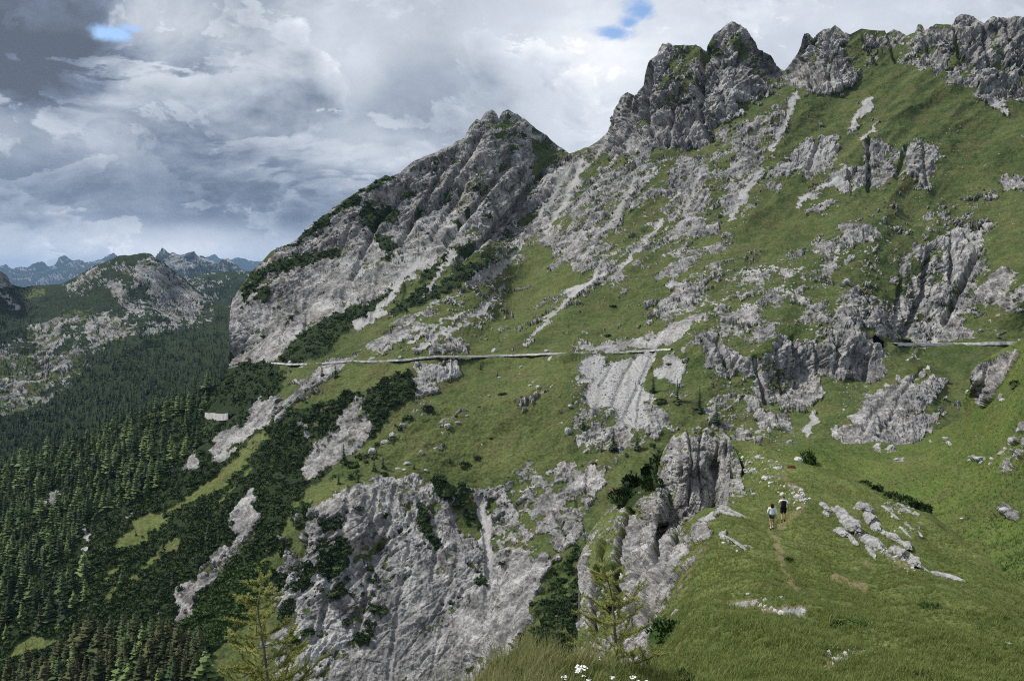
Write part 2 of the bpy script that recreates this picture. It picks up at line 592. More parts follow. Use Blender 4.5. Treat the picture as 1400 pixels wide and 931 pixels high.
# ================================================================ THE MASSIF, ITS MEADOWS AND THE VALLEY SIDE
MAIN_TOP = [(-60, 662), (0, 642), (60, 618), (130, 592), (180, 572), (240, 548), (290, 528), (309, 512), (313, 500), (314.5, 434), (316, 416), (327, 392), (346, 369), (371, 344),
 (404, 330), (425, 309), (443, 296), (468, 276), (489, 264), (511, 250), (527, 240), (534, 243), (546, 237), (568, 219), (586, 212), (604, 206),
 (618, 201), (623, 194), (636, 189), (638, 183), (643, 175), (652, 164), (657, 166), (664, 155), (673, 151), (679, 157), (682, 164), (687, 153),
 (695, 150), (707, 157), (725, 169), (750, 187), (764, 200), (778, 210), (805, 202), (830, 186), (838, 168), (841, 150), (850, 132), (857, 126),
 (866, 130), (869, 132), (872, 124), (880, 115), (884, 95), (888, 85), (899, 75), (900, 69), (906, 62), (916, 61), (920, 64), (950, 62), (964, 67),
 (977, 47), (992, 35), (1000, 29.5), (1010, 31), (1020, 39), (1030, 52), (1040, 67), (1055, 76), (1062, 89), (1072, 97.5), (1077, 92), (1090, 72),
 (1099, 46), (1105, 45), (1111, 52), (1125, 40), (1131, 39), (1136, 38), (1141, 33), (1152, 41), (1162, 45), (1179, 37), (1190, 41), (1202, 42),
 (1210, 42), (1212, 46), (1221, 41), (1240, 49), (1251, 46), (1255, 36), (1260, 36), (1265, 42), (1280, 34), (1302, 35), (1307, 25), (1317, 20),
 (1332, 24), (1345, 34), (1357, 23), (1367, 26), (1382, 27), (1400, 32), (1420, 28), (1460, 40)]
MAIN_Z = [(316, 438, 800), (327, 495, 772), (322, 470, 785), (317, 412, 830), (345, 372, 860), (404, 330, 900), (468, 276, 950), (527, 240, 1000), (604, 206, 1060), (650, 165, 1110), (690, 150, 1130),
 (725, 169, 1140), (778, 210, 1160), (830, 186, 1120), (860, 128, 1085), (887, 85, 1080), (916, 62, 1085), (955, 64, 1090), (1000, 30, 1070), (1040, 67, 1065), (1072, 98, 1085),
 (1100, 46, 1060), (1140, 34, 1045), (1180, 40, 1030), (1240, 48, 1020), (1310, 22, 1000), (1400, 32, 980), (1460, 40, 970),
 (850, 208, 1035), (900, 207, 985), (935, 150, 1030), (960, 190, 985), (985, 110, 1020), (1010, 145, 990), (1050, 135, 1005), (1090, 122, 1010), (1130, 125, 985), (1180, 107, 985), (1250, 95, 965), (1330, 98, 940), (1400, 110, 920),
 (800, 260, 1020), (900, 260, 930), (1000, 260, 890), (1055, 220, 900), (1100, 245, 865), (1160, 262, 815), (1200, 258, 820), (1270, 260, 815), (1220, 190, 885), (1300, 240, 830), (1400, 240, 790),
 (1135, 195, 910), (1190, 150, 940), (1300, 150, 905),
 (800, 330, 900), (900, 340, 820), (1000, 340, 775), (1100, 340, 745), (1170, 330, 725), (1200, 300, 765), (1300, 320, 755), (1260, 350, 715), (1340, 350, 715), (1400, 330, 690),
 (700, 330, 1000), (700, 420, 820), (800, 420, 740), (900, 420, 690), (1000, 420, 665), (1100, 410, 650), (1200, 410, 645), (1280, 400, 680), (1330, 420, 650), (1400, 400, 610),
 (375, 497, 690), (405, 497, 662), (440, 495, 645), (480, 493, 632), (600, 487, 622), (760, 483, 618), (900, 479, 615), (950, 465, 598), (1000, 490, 575), (1060, 465, 583), (1120, 470, 585), (1160, 472, 585), (1205, 462, 600), (1240, 462, 622), (1300, 468, 620), (1390, 467, 600), (1460, 467, 590),
 (400, 400, 830), (450, 350, 890), (430, 455, 755), (500, 400, 800), (500, 330, 910), (550, 300, 960), (560, 385, 800), (600, 300, 980), (600, 360, 850), (650, 250, 1030), (650, 350, 860), (700, 250, 1060), (400, 475, 718), (350, 440, 800), (350, 490, 748), (370, 485, 725), (760, 260, 1070),
 (400, 540, 600), (350, 600, 580), (300, 565, 680), (291, 634, 560), (480, 540, 572), (560, 540, 567), (480, 600, 530), (420, 650, 510), (600, 580, 535), (600, 635, 500), (540, 648, 482), (500, 655, 470), (460, 670, 455), (700, 560, 545), (700, 625, 503), (780, 560, 545), (780, 628, 500),
 (850, 540, 555), (876, 590, 512), (840, 635, 492), (930, 550, 540), (1000, 560, 535), (1000, 600, 500), (1070, 560, 535), (1110, 520, 572), (1130, 540, 545), (1110, 600, 480), (1180, 590, 470), (1180, 525, 565), (1200, 520, 560), (1240, 560, 505), (1240, 520, 545), (1300, 540, 540), (1300, 500, 570), (1380, 520, 540), (1250, 600, 470), (1400, 580, 480),
 (430, 700, 435), (400, 760, 415), (450, 800, 405), (500, 750, 425), (550, 700, 450), (540, 662, 472), (600, 665, 480), (550, 800, 410), (550, 900, 385), (600, 700, 460), (650, 750, 440), (640, 830, 405), (650, 930, 370), (700, 800, 410), (690, 700, 470), (655, 700, 480), (728, 650, 486), (750, 757, 420), (760, 800, 385), (735, 800, 380), (780, 830, 350), (735, 880, 330), (780, 900, 320), (790, 740, 415), (760, 700, 445), (820, 660, 470), (450, 900, 380), (400, 930, 365), (400, 850, 392),
 (346, 668, 500), (300, 780, 440), (250, 840, 410), (200, 890, 385), (100, 931, 400), (0, 931, 430), (-80, 931, 450), (200, 770, 480), (100, 850, 440), (0, 860, 470), (160, 745, 500), (230, 705, 530), (300, 660, 540), (366, 594, 580), (100, 720, 560), (0, 740, 560), (-80, 740, 570), (200, 650, 600), (100, 660, 640), (0, 650, 700), (-80, 665, 720), (130, 592, 760), (250, 600, 650), (200, 565, 740), (250, 545, 740), (305, 515, 740), (340, 540, 665), (375, 510, 668), (345, 510, 715),
 (900, 700, 430), (900, 850, 330), (1000, 700, 430), (1000, 850, 330), (1200, 700, 400), (1200, 850, 320), (1400, 700, 400), (1400, 900, 300)]

mc = Cover(rock=-0.55)
A = mc.poly
# broad mixed ground between the road and the peaks
A([(780, 215), (840, 205), (1000, 190), (1080, 130), (1080, 240), (1000, 330), (960, 330), (860, 390), (780, 420), (700, 430), (640, 390)], rock=-0.22)
A([(960, 330), (1110, 330), (1230, 300), (1400, 300), (1400, 470), (1200, 470), (960, 470), (940, 400)], rock=-0.27)
A([(1180, 180), (1330, 90), (1400, 140), (1400, 260), (1290, 250)], rock=-0.62)
A([(1160, 45), (1400, 32), (1400, 140), (1330, 140), (1240, 95), (1190, 100)], rock=-0.05)
# left massif
A([(312, 434), (312, 405), (345, 366), (400, 326), (470, 270), (530, 236), (600, 200), (640, 176), (680, 145), (700, 148), (782, 210), (745, 262), (702, 312), (655, 345), (615, 358), (593, 356), (568, 362), (546, 382), (500, 407), (457, 430), (421, 458), (377, 494), (340, 505), (312, 500)], rock=0.42, amp=0.9, scrub=0.20)
A([(318, 500), (316, 440), (330, 410), (380, 380), (455, 360), (520, 370), (600, 345), (590, 358), (546, 383), (457, 430), (421, 456), (377, 492)], rock=0.8, amp=0.7, scrub=0.10)
for pts in ([(349, 370), (390, 350), (465, 343), (455, 358), (407, 366), (354, 378), (335, 388)], [(404, 330), (440, 301), (432, 323), (410, 334), (385, 345)],
            [(425, 309), (440, 298), (490, 263), (514, 248), (534, 240), (540, 246), (514, 264), (493, 275), (471, 289), (451, 303), (435, 318)], [(493, 283), (540, 281), (547, 300), (520, 314), (497, 322)],
            [(514, 322), (535, 322), (542, 350), (532, 360), (518, 342)], [(331, 390), (350, 372), (352, 385), (335, 420), (330, 430)], [(345, 400), (372, 385), (366, 420), (350, 415)],
            [(571, 379), (618, 343), (610, 362), (585, 382)], [(604, 380), (629, 362), (657, 366), (653, 380), (629, 387), (604, 396)], [(621, 348), (643, 333), (654, 335), (643, 349)],
            [(529, 428), (571, 391), (591, 384), (582, 402), (557, 425), (532, 435)], [(560, 405), (600, 385), (640, 380), (600, 405), (565, 425)]):
    A(pts, scrub=0.9, rock=-0.55)
for (u, v, r) in ((577, 287, 7), (600, 285, 7), (612, 270, 8), (628, 308, 9), (639, 290, 6), (664, 276, 6), (668, 298, 7), (696, 317, 8), (664, 358, 9), (594, 228, 5), (560, 262, 5), (380, 420, 5), (395, 440, 5), (700, 182, 3), (713, 184, 4), (650, 257, 4), (355, 455, 5)):
    mc.spot(u, v, r, r * 0.7, scrub=0.9, rock=-0.5)
A([(687, 156), (697, 152), (700, 180), (706, 205), (698, 203), (690, 185)], rock=-0.35)
A([(665, 175), (690, 170), (688, 195), (678, 195)], rock=-0.2)
A([(729, 188), (750, 192), (775, 212), (755, 225), (742, 240), (727, 240)], rock=-0.6, scrub=0.25)
A([(755, 222), (782, 210), (805, 205), (790, 250), (762, 290), (750, 300)], rock=-0.1)
A([(660, 240), (700, 215), (670, 240), (650, 250)], rock=-0.3)
# strips of grass and rock below the left massif
A([(682, 360), (746, 309), (741, 325), (690, 370), (660, 390), (600, 420), (590, 412)], rock=-0.65, scrub=0.15, light=0.2)
A([(721, 351), (760, 310), (800, 262), (805, 320), (765, 345), (725, 362)], rock=0.45)
A([(768, 373), (800, 345), (802, 372), (775, 390)], rock=0.42)
A([(740, 265), (770, 232), (790, 222), (800, 232), (765, 300), (745, 315), (700, 345), (686, 350), (700, 320)], rock=0.5)
A([(686, 350), (643, 382), (611, 407), (571, 428), (546, 443), (529, 453), (500, 470), (500, 484), (540, 468), (585, 447), (640, 408), (690, 368)], rock=0.62)
A([(377, 494), (414, 460), (445, 438), (500, 408), (546, 386), (548, 392), (515, 418), (500, 430), (480, 451), (460, 474), (446, 486), (408, 498)], scrub=1, rock=-0.8)
A([(500, 480), (545, 455), (600, 420), (690, 370), (740, 330), (800, 380), (770, 440), (640, 480), (500, 492)], rock=-0.45, light=0.25)
A([(583, 441), (543, 454), (497, 477), (454, 491), (440, 500), (420, 515), (400, 530), (380, 545), (362, 560), (345, 570), (345, 592), (365, 592), (378, 577), (397, 560), (428, 528), (454, 508), (474, 494), (500, 482), (540, 468), (580, 452)], rock=0.75, amp=0.8)
CHUTES = (([(592, 358), (566, 364), (545, 385), (529, 409), (508, 431), (487, 450)], 11), ([(618, 346), (600, 372), (578, 408)], 6), ([(800, 222), (786, 245), (765, 285), (748, 318)], 8),
          ([(778, 232), (756, 268), (730, 305)], 5), ([(800, 393), (770, 418), (746, 441)], 7), ([(690, 392), (650, 430), (605, 460), (570, 480)], 5), ([(825, 376), (800, 390), (778, 398)], 9), ([(718, 335), (690, 362), (660, 388)], 6),
          ([(1088, 128), (1080, 152), (1066, 185), (1054, 205)], 7), ([(1040, 235), (1015, 268), (996, 300)], 8), ([(905, 300), (880, 335), (850, 365)], 5), ([(1190, 134), (1176, 155), (1162, 176)], 9), ([(1201, 172), (1175, 194)], 5), ([(1150, 240), (1110, 262), (1090, 276)], 6),
          ([(760, 430), (735, 455), (715, 470)], 4), ([(660, 425), (610, 455), (578, 478)], 6), ([(870, 240), (845, 290), (825, 320)], 5), ([(955, 240), (940, 280), (925, 320)], 5), ([(913, 397), (925, 390), (938, 393)], 6), ([(1356, 140), (1380, 156)], 6), ([(640, 425), (600, 445), (560, 470)], 4))
def chutes():
    for pts, w in CHUTES:
        mc.line(pts, w, scree=0.9, rock=1.1, scrub=0, amp=0.5)
# peaks
A([(812, 212), (837, 170), (841, 145), (850, 126), (866, 125), (880, 110), (884, 90), (899, 70), (906, 56), (920, 60), (964, 62), (992, 28), (1010, 24), (1040, 60), (1062, 82), (1072, 100), (1066, 115), (1052, 130), (1032, 139), (1010, 137), (1005, 152), (985, 160), (972, 175), (975, 197), (940, 203), (910, 200), (892, 211), (875, 210), (842, 212)], rock=0.95, amp=1.55)
A([(920, 62), (963, 62), (956, 85), (942, 88), (954, 115), (930, 122), (912, 120), (903, 106), (915, 90)], rock=-0.25)
A([(912, 118), (950, 118), (960, 150), (925, 165), (910, 150)], rock=0.3)
A([(993, 40), (1025, 60), (1042, 97), (1057, 110), (1075, 105), (1080, 112), (1050, 124), (1030, 88), (1003, 67)], rock=-0.2)
A([(1005, 139), (1035, 141), (1078, 116), (1060, 135), (1010, 150)], rock=-0.55)
mc.line([(965, 70), (958, 100), (962, 140), (972, 170)], 4, rock=0.2)
A([(972, 160), (1010, 148), (1020, 152), (985, 175), (972, 178)], rock=0.55)
A([(977, 185), (990, 170), (995, 185), (990, 198)], rock=0.7)
A([(1074, 98), (1090, 66), (1099, 40), (1111, 46), (1141, 28), (1162, 42), (1158, 60), (1165, 85), (1181, 107), (1160, 117), (1132, 126), (1117, 127), (1090, 121), (1077, 110)], rock=0.95, amp=1.4)
A([(1150, 58), (1165, 66), (1172, 88), (1158, 84)], rock=0.05)
for pts, r in (([(1182, 36), (1210, 55), (1201, 88), (1187, 83)], 0.55), ([(1215, 62), (1238, 88), (1225, 86)], 0.55), ([(1303, 20), (1342, 28), (1353, 52), (1347, 82), (1332, 93), (1315, 83), (1312, 60), (1302, 40)], 0.9),
               ([(1346, 28), (1400, 26), (1460, 30), (1460, 65), (1400, 62), (1375, 53), (1352, 48)], 0.85), ([(1331, 102), (1360, 97), (1400, 110), (1460, 110), (1460, 140), (1400, 136), (1360, 136), (1332, 126)], 0.45),
               ([(1270, 70), (1307, 96), (1300, 101), (1250, 88)], 0.5), ([(1250, 40), (1300, 40), (1305, 58), (1260, 62)], 0.5), ([(1375, 60), (1400, 62), (1460, 65), (1460, 100), (1370, 95)], 0.25),
               ([(1234, 102), (1255, 105), (1250, 116), (1235, 112)], 0.35), ([(1254, 118), (1278, 120), (1275, 130), (1258, 128)], 0.3)):
    A(pts, rock=r, amp=1.6)
A([(1205, 80), (1240, 90), (1330, 130), (1340, 150), (1290, 170), (1200, 150), (1180, 120)], rock=-0.75)
A([(1187, 134), (1198, 134), (1180, 155), (1167, 172), (1158, 176), (1172, 150)], rock=0.8, scree=0.5, amp=0.5)
mc.line([(1200, 172), (1175, 193)], 3, rock=0.8, scree=0.8, amp=0.3)
mc.line([(1086, 130), (1080, 150), (1068, 180), (1055, 200)], 5, rock=0.5, scree=0.5, amp=0.6)
mc.line([(1356, 140), (1380, 156)], 4, rock=0.6, scree=0.8)
A([(1117, 158), (1133, 158), (1133, 170), (1120, 173)], rock=0.3)
# upper crags
A([(1100, 190), (1110, 187), (1117, 200), (1125, 186), (1146, 184), (1148, 196), (1135, 218), (1110, 238), (1095, 236), (1062, 247), (1050, 237), (1080, 212)], rock=0.75, scree=0.35)
A([(1130, 236), (1150, 228), (1185, 226), (1187, 246), (1167, 264), (1153, 260), (1129, 252)], rock=0.9, amp=1.3)
A([(1172, 214), (1195, 194), (1212, 194), (1225, 205), (1240, 215), (1226, 242), (1200, 258), (1188, 245), (1188, 224)], rock=0.65)
A([(1237, 196), (1255, 187), (1283, 205), (1283, 222), (1276, 250), (1269, 259), (1249, 252), (1238, 236)], rock=0.62)
A([(1110, 232), (1150, 215), (1135, 228), (1105, 250), (1092, 258)], rock=0.5)
A([(780, 246), (826, 238), (871, 220), (894, 218), (871, 266), (849, 300), (826, 336), (780, 352), (750, 372)], rock=0.22)
A([(926, 215), (963, 215), (970, 266), (954, 300), (974, 320), (917, 332), (906, 289)], rock=0.27)
A([(1004, 200), (1052, 205), (1020, 266), (993, 300), (988, 277)], rock=0.36)
A([(1000, 172), (1060, 175), (1040, 195), (1005, 200)], rock=0.0)
A([(860, 330), (925, 330), (960, 335), (955, 365), (905, 345)], rock=0.05)
A([(894, 382), (926, 362), (949, 348), (946, 370), (922, 382), (898, 390)], rock=0.42)
A([(966, 338), (988, 334), (992, 343), (975, 352)], rock=0.5)
A([(830, 370), (880, 325), (860, 345)], rock=0.2)
mc.line([(913, 397), (925, 390), (938, 393)], 5, rock=0.8, scree=0.9, amp=0.4)
A([(1096, 287), (1118, 274), (1155, 270), (1130, 286)], rock=0.4)
A([(1143, 313), (1155, 300), (1185, 310), (1208, 325), (1171, 330)], rock=0.75)
A([(1112, 343), (1133, 332), (1151, 350), (1135, 366), (1117, 362)], rock=0.42)
A([(1251, 302), (1286, 278), (1320, 305), (1290, 300)], rock=0.4)
A([(1330, 262), (1372, 258), (1368, 272), (1335, 272)], rock=0.5)
A([(1365, 240), (1400, 238), (1460, 240), (1460, 258), (1375, 258)], rock=0.5)
A([(1270, 280), (1350, 262), (1330, 300)], rock=0.0)
# gully above the tunnel
A([(1263, 332), (1299, 318), (1331, 323), (1354, 307), (1359, 314), (1338, 348), (1334, 375), (1341, 394), (1318, 412), (1305, 430), (1325, 445), (1330, 464), (1240, 466), (1205, 458), (1188, 447), (1168, 440), (1182, 428), (1215, 425), (1230, 410), (1240, 395), (1217, 382), (1228, 360), (1240, 345)], rock=0.5, amp=1.2)
A([(1240, 345), (1270, 365), (1262, 385), (1250, 372)], rock=-0.1)
A([(1290, 395), (1310, 390), (1300, 420), (1285, 425)], rock=0.0)
A([(1337, 405), (1360, 378), (1372, 372), (1400, 386), (1460, 390), (1460, 425), (1400, 426), (1370, 422), (1345, 416)], rock=0.55)
A([(1150, 420), (1180, 400), (1220, 405), (1225, 425), (1170, 440), (1140, 440)], rock=0.25)
A([(1345, 318), (1400, 290), (1460, 290), (1460, 370), (1350, 370)], rock=-0.7)
# crags round the road
A([(780, 480), (789, 469), (830, 470), (876, 461), (910, 451), (929, 432), (966, 431), (944, 449), (939, 467), (925, 474), (886, 478), (830, 481)], rock=0.85, scree=0.25, amp=0.8)
A([(900, 420), (930, 395), (960, 400), (940, 440), (905, 450)], rock=0.2)
A([(590, 482), (605, 466), (630, 455), (645, 462), (640, 482), (600, 484)], rock=0.25)
A([(945, 461), (966, 455), (985, 440), (1020, 430), (1070, 440), (1060, 462), (1036, 480), (1014, 470), (1002, 478), (983, 470), (959, 466)], rock=0.05)
A([(946, 461), (960, 468), (983, 469), (1002, 479), (1014, 493), (1036, 493), (1060, 473), (1080, 460), (1085, 558), (1051, 556), (1027, 537), (1031, 518), (1007, 512), (997, 524), (983, 521), (963, 504), (959, 480)], rock=0.6, amp=1.3)
A([(1060, 461), (1084, 459), (1121, 471), (1143, 478), (1169, 473), (1196, 465), (1216, 486), (1206, 500), (1212, 513), (1186, 525), (1157, 523), (1138, 518), (1118, 512), (1131, 540), (1116, 552), (1099, 562), (1070, 562), (1055, 556)], rock=0.75, amp=1.4)
A([(997, 574), (1010, 560), (1019, 543), (1046, 570), (1080, 572), (1082, 586), (1031, 586), (1007, 593)], rock=0.55)
A([(960, 510), (1000, 530), (1020, 560), (1060, 600), (1000, 620), (960, 570)], rock=-0.15)
A([(1118, 512), (1160, 524), (1190, 527), (1180, 548), (1150, 580), (1120, 590), (1112, 560), (1131, 540)], rock=-0.75, scrub=0.2)
A([(1109, 565), (1118, 563), (1120, 578), (1112, 595), (1101, 602), (1100, 585)], rock=0.9, scree=0.7, amp=0.6)
A([(1133, 580), (1148, 590), (1146, 605), (1138, 602)], rock=0.6)
A([(1150, 612), (1150, 595), (1177, 570), (1181, 549), (1206, 534), (1225, 515), (1245, 517), (1274, 490), (1298, 480), (1279, 496), (1264, 517), (1291, 517), (1320, 506), (1293, 525), (1274, 547), (1259, 564), (1215, 576), (1271, 566), (1293, 566), (1286, 579), (1266, 592), (1249, 612)], rock=0.36, amp=1.0)
A([(1215, 577), (1245, 577), (1275, 568), (1270, 588), (1235, 600), (1215, 600)], dirt=0.5, rock=0.6, scree=0.2)
A([(1245, 520), (1290, 500), (1310, 505), (1270, 515), (1250, 535)], rock=-0.4)
A([(1240, 470), (1390, 468), (1400, 500), (1300, 520), (1290, 515), (1262, 518), (1276, 497), (1300, 480), (1280, 483), (1250, 508), (1232, 510)], rock=-0.75)
A([(1060, 460), (1080, 440), (1130, 430), (1190, 445), (1196, 462), (1169, 473), (1143, 478), (1121, 471), (1084, 459)], rock=-0.08)
mc.line([(1261, 472), (1250, 485), (1243, 492)], 4, rock=0.9, scree=0.9, amp=0.3)
# scree below the road
for pts in ([(786, 504), (798, 492), (810, 486), (832, 487), (820, 509), (798, 526)], [(796, 541), (815, 512), (835, 497), (866, 487), (880, 485), (897, 479), (900, 484), (888, 505), (882, 523), (881, 532), (886, 575), (877, 594), (861, 587), (844, 575), (842, 557), (823, 560), (803, 556)],
            [(897, 518), (908, 492), (927, 489), (935, 502), (932, 528), (920, 526), (910, 519)]):
    A(pts, rock=1.2, scree=1.0, scrub=0, amp=0.18)
A([(858, 490), (862, 490), (845, 550), (840, 556)], rock=0.05, scree=0.2)
A([(888, 490), (895, 492), (880, 520), (876, 545), (872, 545)], rock=0.1, scree=0.3)
mc.line([(897, 482), (882, 512), (862, 545)], 3, rock=0.1)
A([(884, 530), (895, 555), (915, 575), (920, 595), (890, 600), (880, 580)], rock=0.35)
A([(786, 555), (830, 560), (870, 600), (850, 620), (800, 620), (780, 580)], rock=-0.12)
A([(880, 600), (920, 600), (915, 630), (860, 640), (840, 640)], rock=-0.6, scrub=0.3)
# bright meadow
A([(500, 494), (600, 490), (690, 488), (780, 490), (780, 540), (780, 630), (700, 630), (640, 640), (560, 640), (500, 650), (560, 590), (640, 530), (560, 500)], rock=-0.62, light=0.3)
A([(400, 575), (430, 540), (470, 500), (560, 495), (560, 505), (530, 520), (480, 540), (440, 545), (370, 582)], rock=-0.75, light=0.35, scrub=0)
A([(566, 520), (580, 497), (628, 491), (628, 505), (610, 515), (600, 530), (580, 538), (570, 536), (563, 522)], rock=0.65, scree=0.35)
mc.line([(560, 610), (590, 590), (640, 560)], 4, rock=-0.1)
mc.line([(600, 600), (640, 575), (655, 560)], 3, rock=-0.05)
mc.line([(690, 515), (740, 518)], 4, rock=-0.05, dirt=0.3)
mc.line([(715, 565), (735, 545)], 5, rock=0.0)
# dwarf pine on the left
A([(-80, 640), (0, 636), (60, 612), (150, 582), (240, 540), (312, 500), (376, 497), (395, 518), (365, 556), (345, 575), (370, 585), (397, 563), (440, 546), (475, 540), (488, 537), (500, 546), (503, 531), (537, 511), (560, 508), (571, 540), (557, 554), (531, 566), (520, 583), (494, 611), (450, 645), (430, 660), (400, 690), (380, 740), (345, 780), (300, 840), (230, 910), (200, 945), (-80, 945)], scrub=1.0, rock=-0.85)
A([(486, 543), (500, 546), (497, 556), (511, 580), (494, 611), (469, 629), (454, 640), (414, 657), (417, 637), (429, 617), (417, 600), (406, 580), (400, 578), (420, 576), (426, 600), (446, 600), (452, 585), (466, 589), (462, 572), (472, 560)], rock=0.75, scrub=0, scree=0.15)
A([(438, 560), (446, 550), (440, 575), (432, 590), (428, 580)], rock=0.3, scrub=0)
A([(349, 551), (360, 543), (375, 560), (378, 575), (350, 592), (340, 602), (315, 616), (291, 635), (289, 612), (310, 588), (335, 585), (345, 565)], rock=0.7, scrub=0)
A([(251, 648), (268, 616), (277, 636), (265, 646)], rock=0.5, scrub=0)
A([(198, 658), (230, 645), (248, 638), (240, 650), (210, 665)], rock=0.05)
A([(56, 692), (80, 673), (90, 676), (72, 697)], rock=0.55, scrub=0)
A([(115, 757), (117, 727), (128, 728), (126, 752), (116, 764)], rock=0.9, scrub=0, scree=0.9, amp=0.4)
A([(173, 716), (187, 696), (182, 710), (176, 718)], rock=0.8, scrub=0, scree=0.5, amp=0.4)
mc.line([(106, 768), (91, 776), (84, 782)], 5, rock=0.9, scrub=0, scree=0.9, amp=0.4)
mc.line([(80, 786), (71, 797)], 5, rock=0.8, scrub=0, scree=0.8, amp=0.4)
A([(346, 666), (352, 680), (358, 702), (350, 725), (326, 762), (310, 778), (286, 806), (268, 815), (262, 840), (254, 850), (252, 800), (268, 788), (281, 772), (307, 752), (329, 730), (316, 722), (324, 704)], rock=0.55, scrub=0)
A([(254, 789), (277, 788), (266, 829), (257, 842), (237, 856), (240, 822)], rock=0.5, scrub=0)
A([(226, 828), (232, 830), (217, 848), (214, 842)], rock=0.5, scrub=0)
A([(195, 864), (208, 872), (222, 862), (205, 884), (196, 892)], rock=0.8, scrub=0, scree=0.3)
A([(355, 705), (366, 698), (360, 715), (352, 722)], rock=0.4, scrub=0)
for pts in ([(158, 750), (170, 735), (182, 720), (234, 700), (290, 655), (323, 622), (366, 594), (352, 615), (330, 640), (303, 674), (300, 668), (285, 682), (250, 700), (231, 720), (200, 738), (182, 752)], [(198, 772), (246, 737), (243, 748), (205, 782)],
            [(77, 858), (97, 842), (95, 852), (80, 862)], [(0, 905), (23, 890), (43, 873), (74, 870), (51, 884), (10, 912), (-40, 930), (-40, 915)], [(137, 790), (157, 776), (155, 792), (140, 797)], [(177, 794), (212, 765), (208, 775), (182, 800)], [(142, 822), (160, 803), (158, 812), (146, 826)]):
    A(pts, scrub=0.05, rock=-0.9, light=0.75)
A([(430, 662), (480, 650), (545, 650), (495, 658), (455, 676), (425, 692), (410, 716), (385, 746), (365, 772), (340, 782), (380, 735), (395, 705)], scrub=0.1, rock=-0.75, light=0.35)
A([(345, 775), (368, 768), (370, 785), (340, 835), (300, 885), (240, 905), (215, 890), (260, 840), (300, 800), (330, 772)], scrub=0.9, rock=-0.9, light=0.5)
A([(430, 662), (455, 640), (500, 612), (560, 570), (575, 575), (520, 630), (480, 655)], scrub=0.35, rock=-0.6)
for pts, w in (([(160, 748), (200, 726), (234, 706), (270, 678), (300, 650), (330, 620), (362, 596)], 13), ([(198, 778), (228, 758), (248, 742)], 10), ([(20, 895), (50, 880), (74, 872)], 13), ([(140, 792), (156, 780)], 10), ([(176, 796), (210, 768)], 8), ([(300, 690), (318, 668), (340, 640)], 8), ([(150, 822), (160, 806)], 9), ([(76, 858), (96, 845)], 10)):
    mc.line(pts, w, scrub=-0.25, rock=-1.0, light=0.75)
mc.line([(288, 662), (275, 682), (250, 692), (234, 702)], 2.5, rock=0.7, scree=0.8, scrub=0)
mc.line([(366, 594), (345, 612), (322, 625)], 2.5, rock=0.5, scree=0.8, scrub=0)
# the great cliff
A([(425, 692), (449, 687), (462, 672), (492, 659), (518, 656), (540, 652), (568, 645), (592, 657), (610, 664), (627, 677), (635, 707), (653, 736), (690, 745), (730, 750), (752, 757), (745, 780), (735, 810), (722, 850), (700, 890), (690, 990), (380, 990), (375, 850), (372, 800), (370, 780), (400, 750), (415, 720)], rock=0.66, amp=0.9, scrub=0.16)
A([(655, 660), (705, 640), (790, 635), (835, 640), (800, 705), (790, 745), (752, 757), (690, 745), (655, 735)], rock=0.1)
A([(625, 660), (649, 658), (651, 674), (657, 717), (653, 731), (637, 710), (620, 686)], rock=-0.85, scrub=0.4, amp=0.6)
A([(592, 652), (612, 650), (620, 664), (612, 678), (596, 672)], rock=-0.9, scrub=1)
A([(627, 654), (645, 652), (660, 650), (664, 662), (652, 670), (640, 664)], rock=0.3)
A([(650, 677), (656, 678), (661, 688), (670, 710), (668, 735), (674, 760), (670, 790), (665, 790), (662, 745), (655, 738), (657, 716)], rock=1.2, scree=0.9, scrub=0, amp=0.35)
A([(672, 680), (690, 678), (715, 691), (730, 720), (748, 757), (700, 745), (680, 730)], rock=0.28)
A([(690, 668), (720, 700), (760, 760), (745, 760), (715, 715)], rock=-0.35, scrub=0.2)
A([(705, 642), (727, 629), (760, 665), (767, 719), (772, 745), (753, 735), (741, 696), (712, 662)], rock=0.72)
A([(728, 655), (745, 672), (748, 682), (732, 672)], rock=-0.3)
A([(762, 634), (783, 632), (800, 641), (835, 637), (824, 662), (800, 706), (794, 735), (776, 727), (764, 698)], rock=0.55)
A([(768, 640), (780, 650), (786, 690), (778, 700), (770, 670)], rock=0.0)
for pts in ([(436, 711), (473, 707), (466, 726), (438, 724)], [(477, 700), (494, 700), (486, 714)], [(434, 741), (471, 730), (475, 760), (478, 790), (473, 814), (449, 827), (432, 822), (434, 778)], [(398, 778), (421, 769), (431, 790), (419, 812), (398, 803)],
            [(573, 686), (594, 715), (590, 724), (573, 718)], [(584, 729), (606, 728), (604, 740), (590, 740)], [(370, 790), (395, 782), (390, 805), (372, 810)], [(378, 830), (400, 815), (395, 850), (380, 860)], [(405, 690), (425, 695), (415, 718), (400, 720)], [(380, 735), (400, 735), (392, 760), (378, 762)]):
    A(pts, scrub=0.85, rock=-0.2)
for (u, v, r) in ((505, 735, 7), (503, 778, 7), (509, 793, 7), (488, 742, 6), (488, 812, 9), (518, 833, 10), (505, 855, 10), (497, 875, 9), (520, 750, 5), (660, 798, 9), (540, 690, 4), (550, 720, 4), (690, 770, 5), (420, 870, 8), (395, 880, 9), (520, 705, 5), (640, 770, 5), (470, 850, 6), (575, 770, 5)):
    mc.spot(u, v, r, r * 0.8, scrub=0.75, rock=0.0)
A([(560, 735), (600, 790), (640, 850), (620, 930), (500, 930), (520, 850), (550, 790)], rock=0.85, scree=0.15, amp=0.85, scrub=0.05)
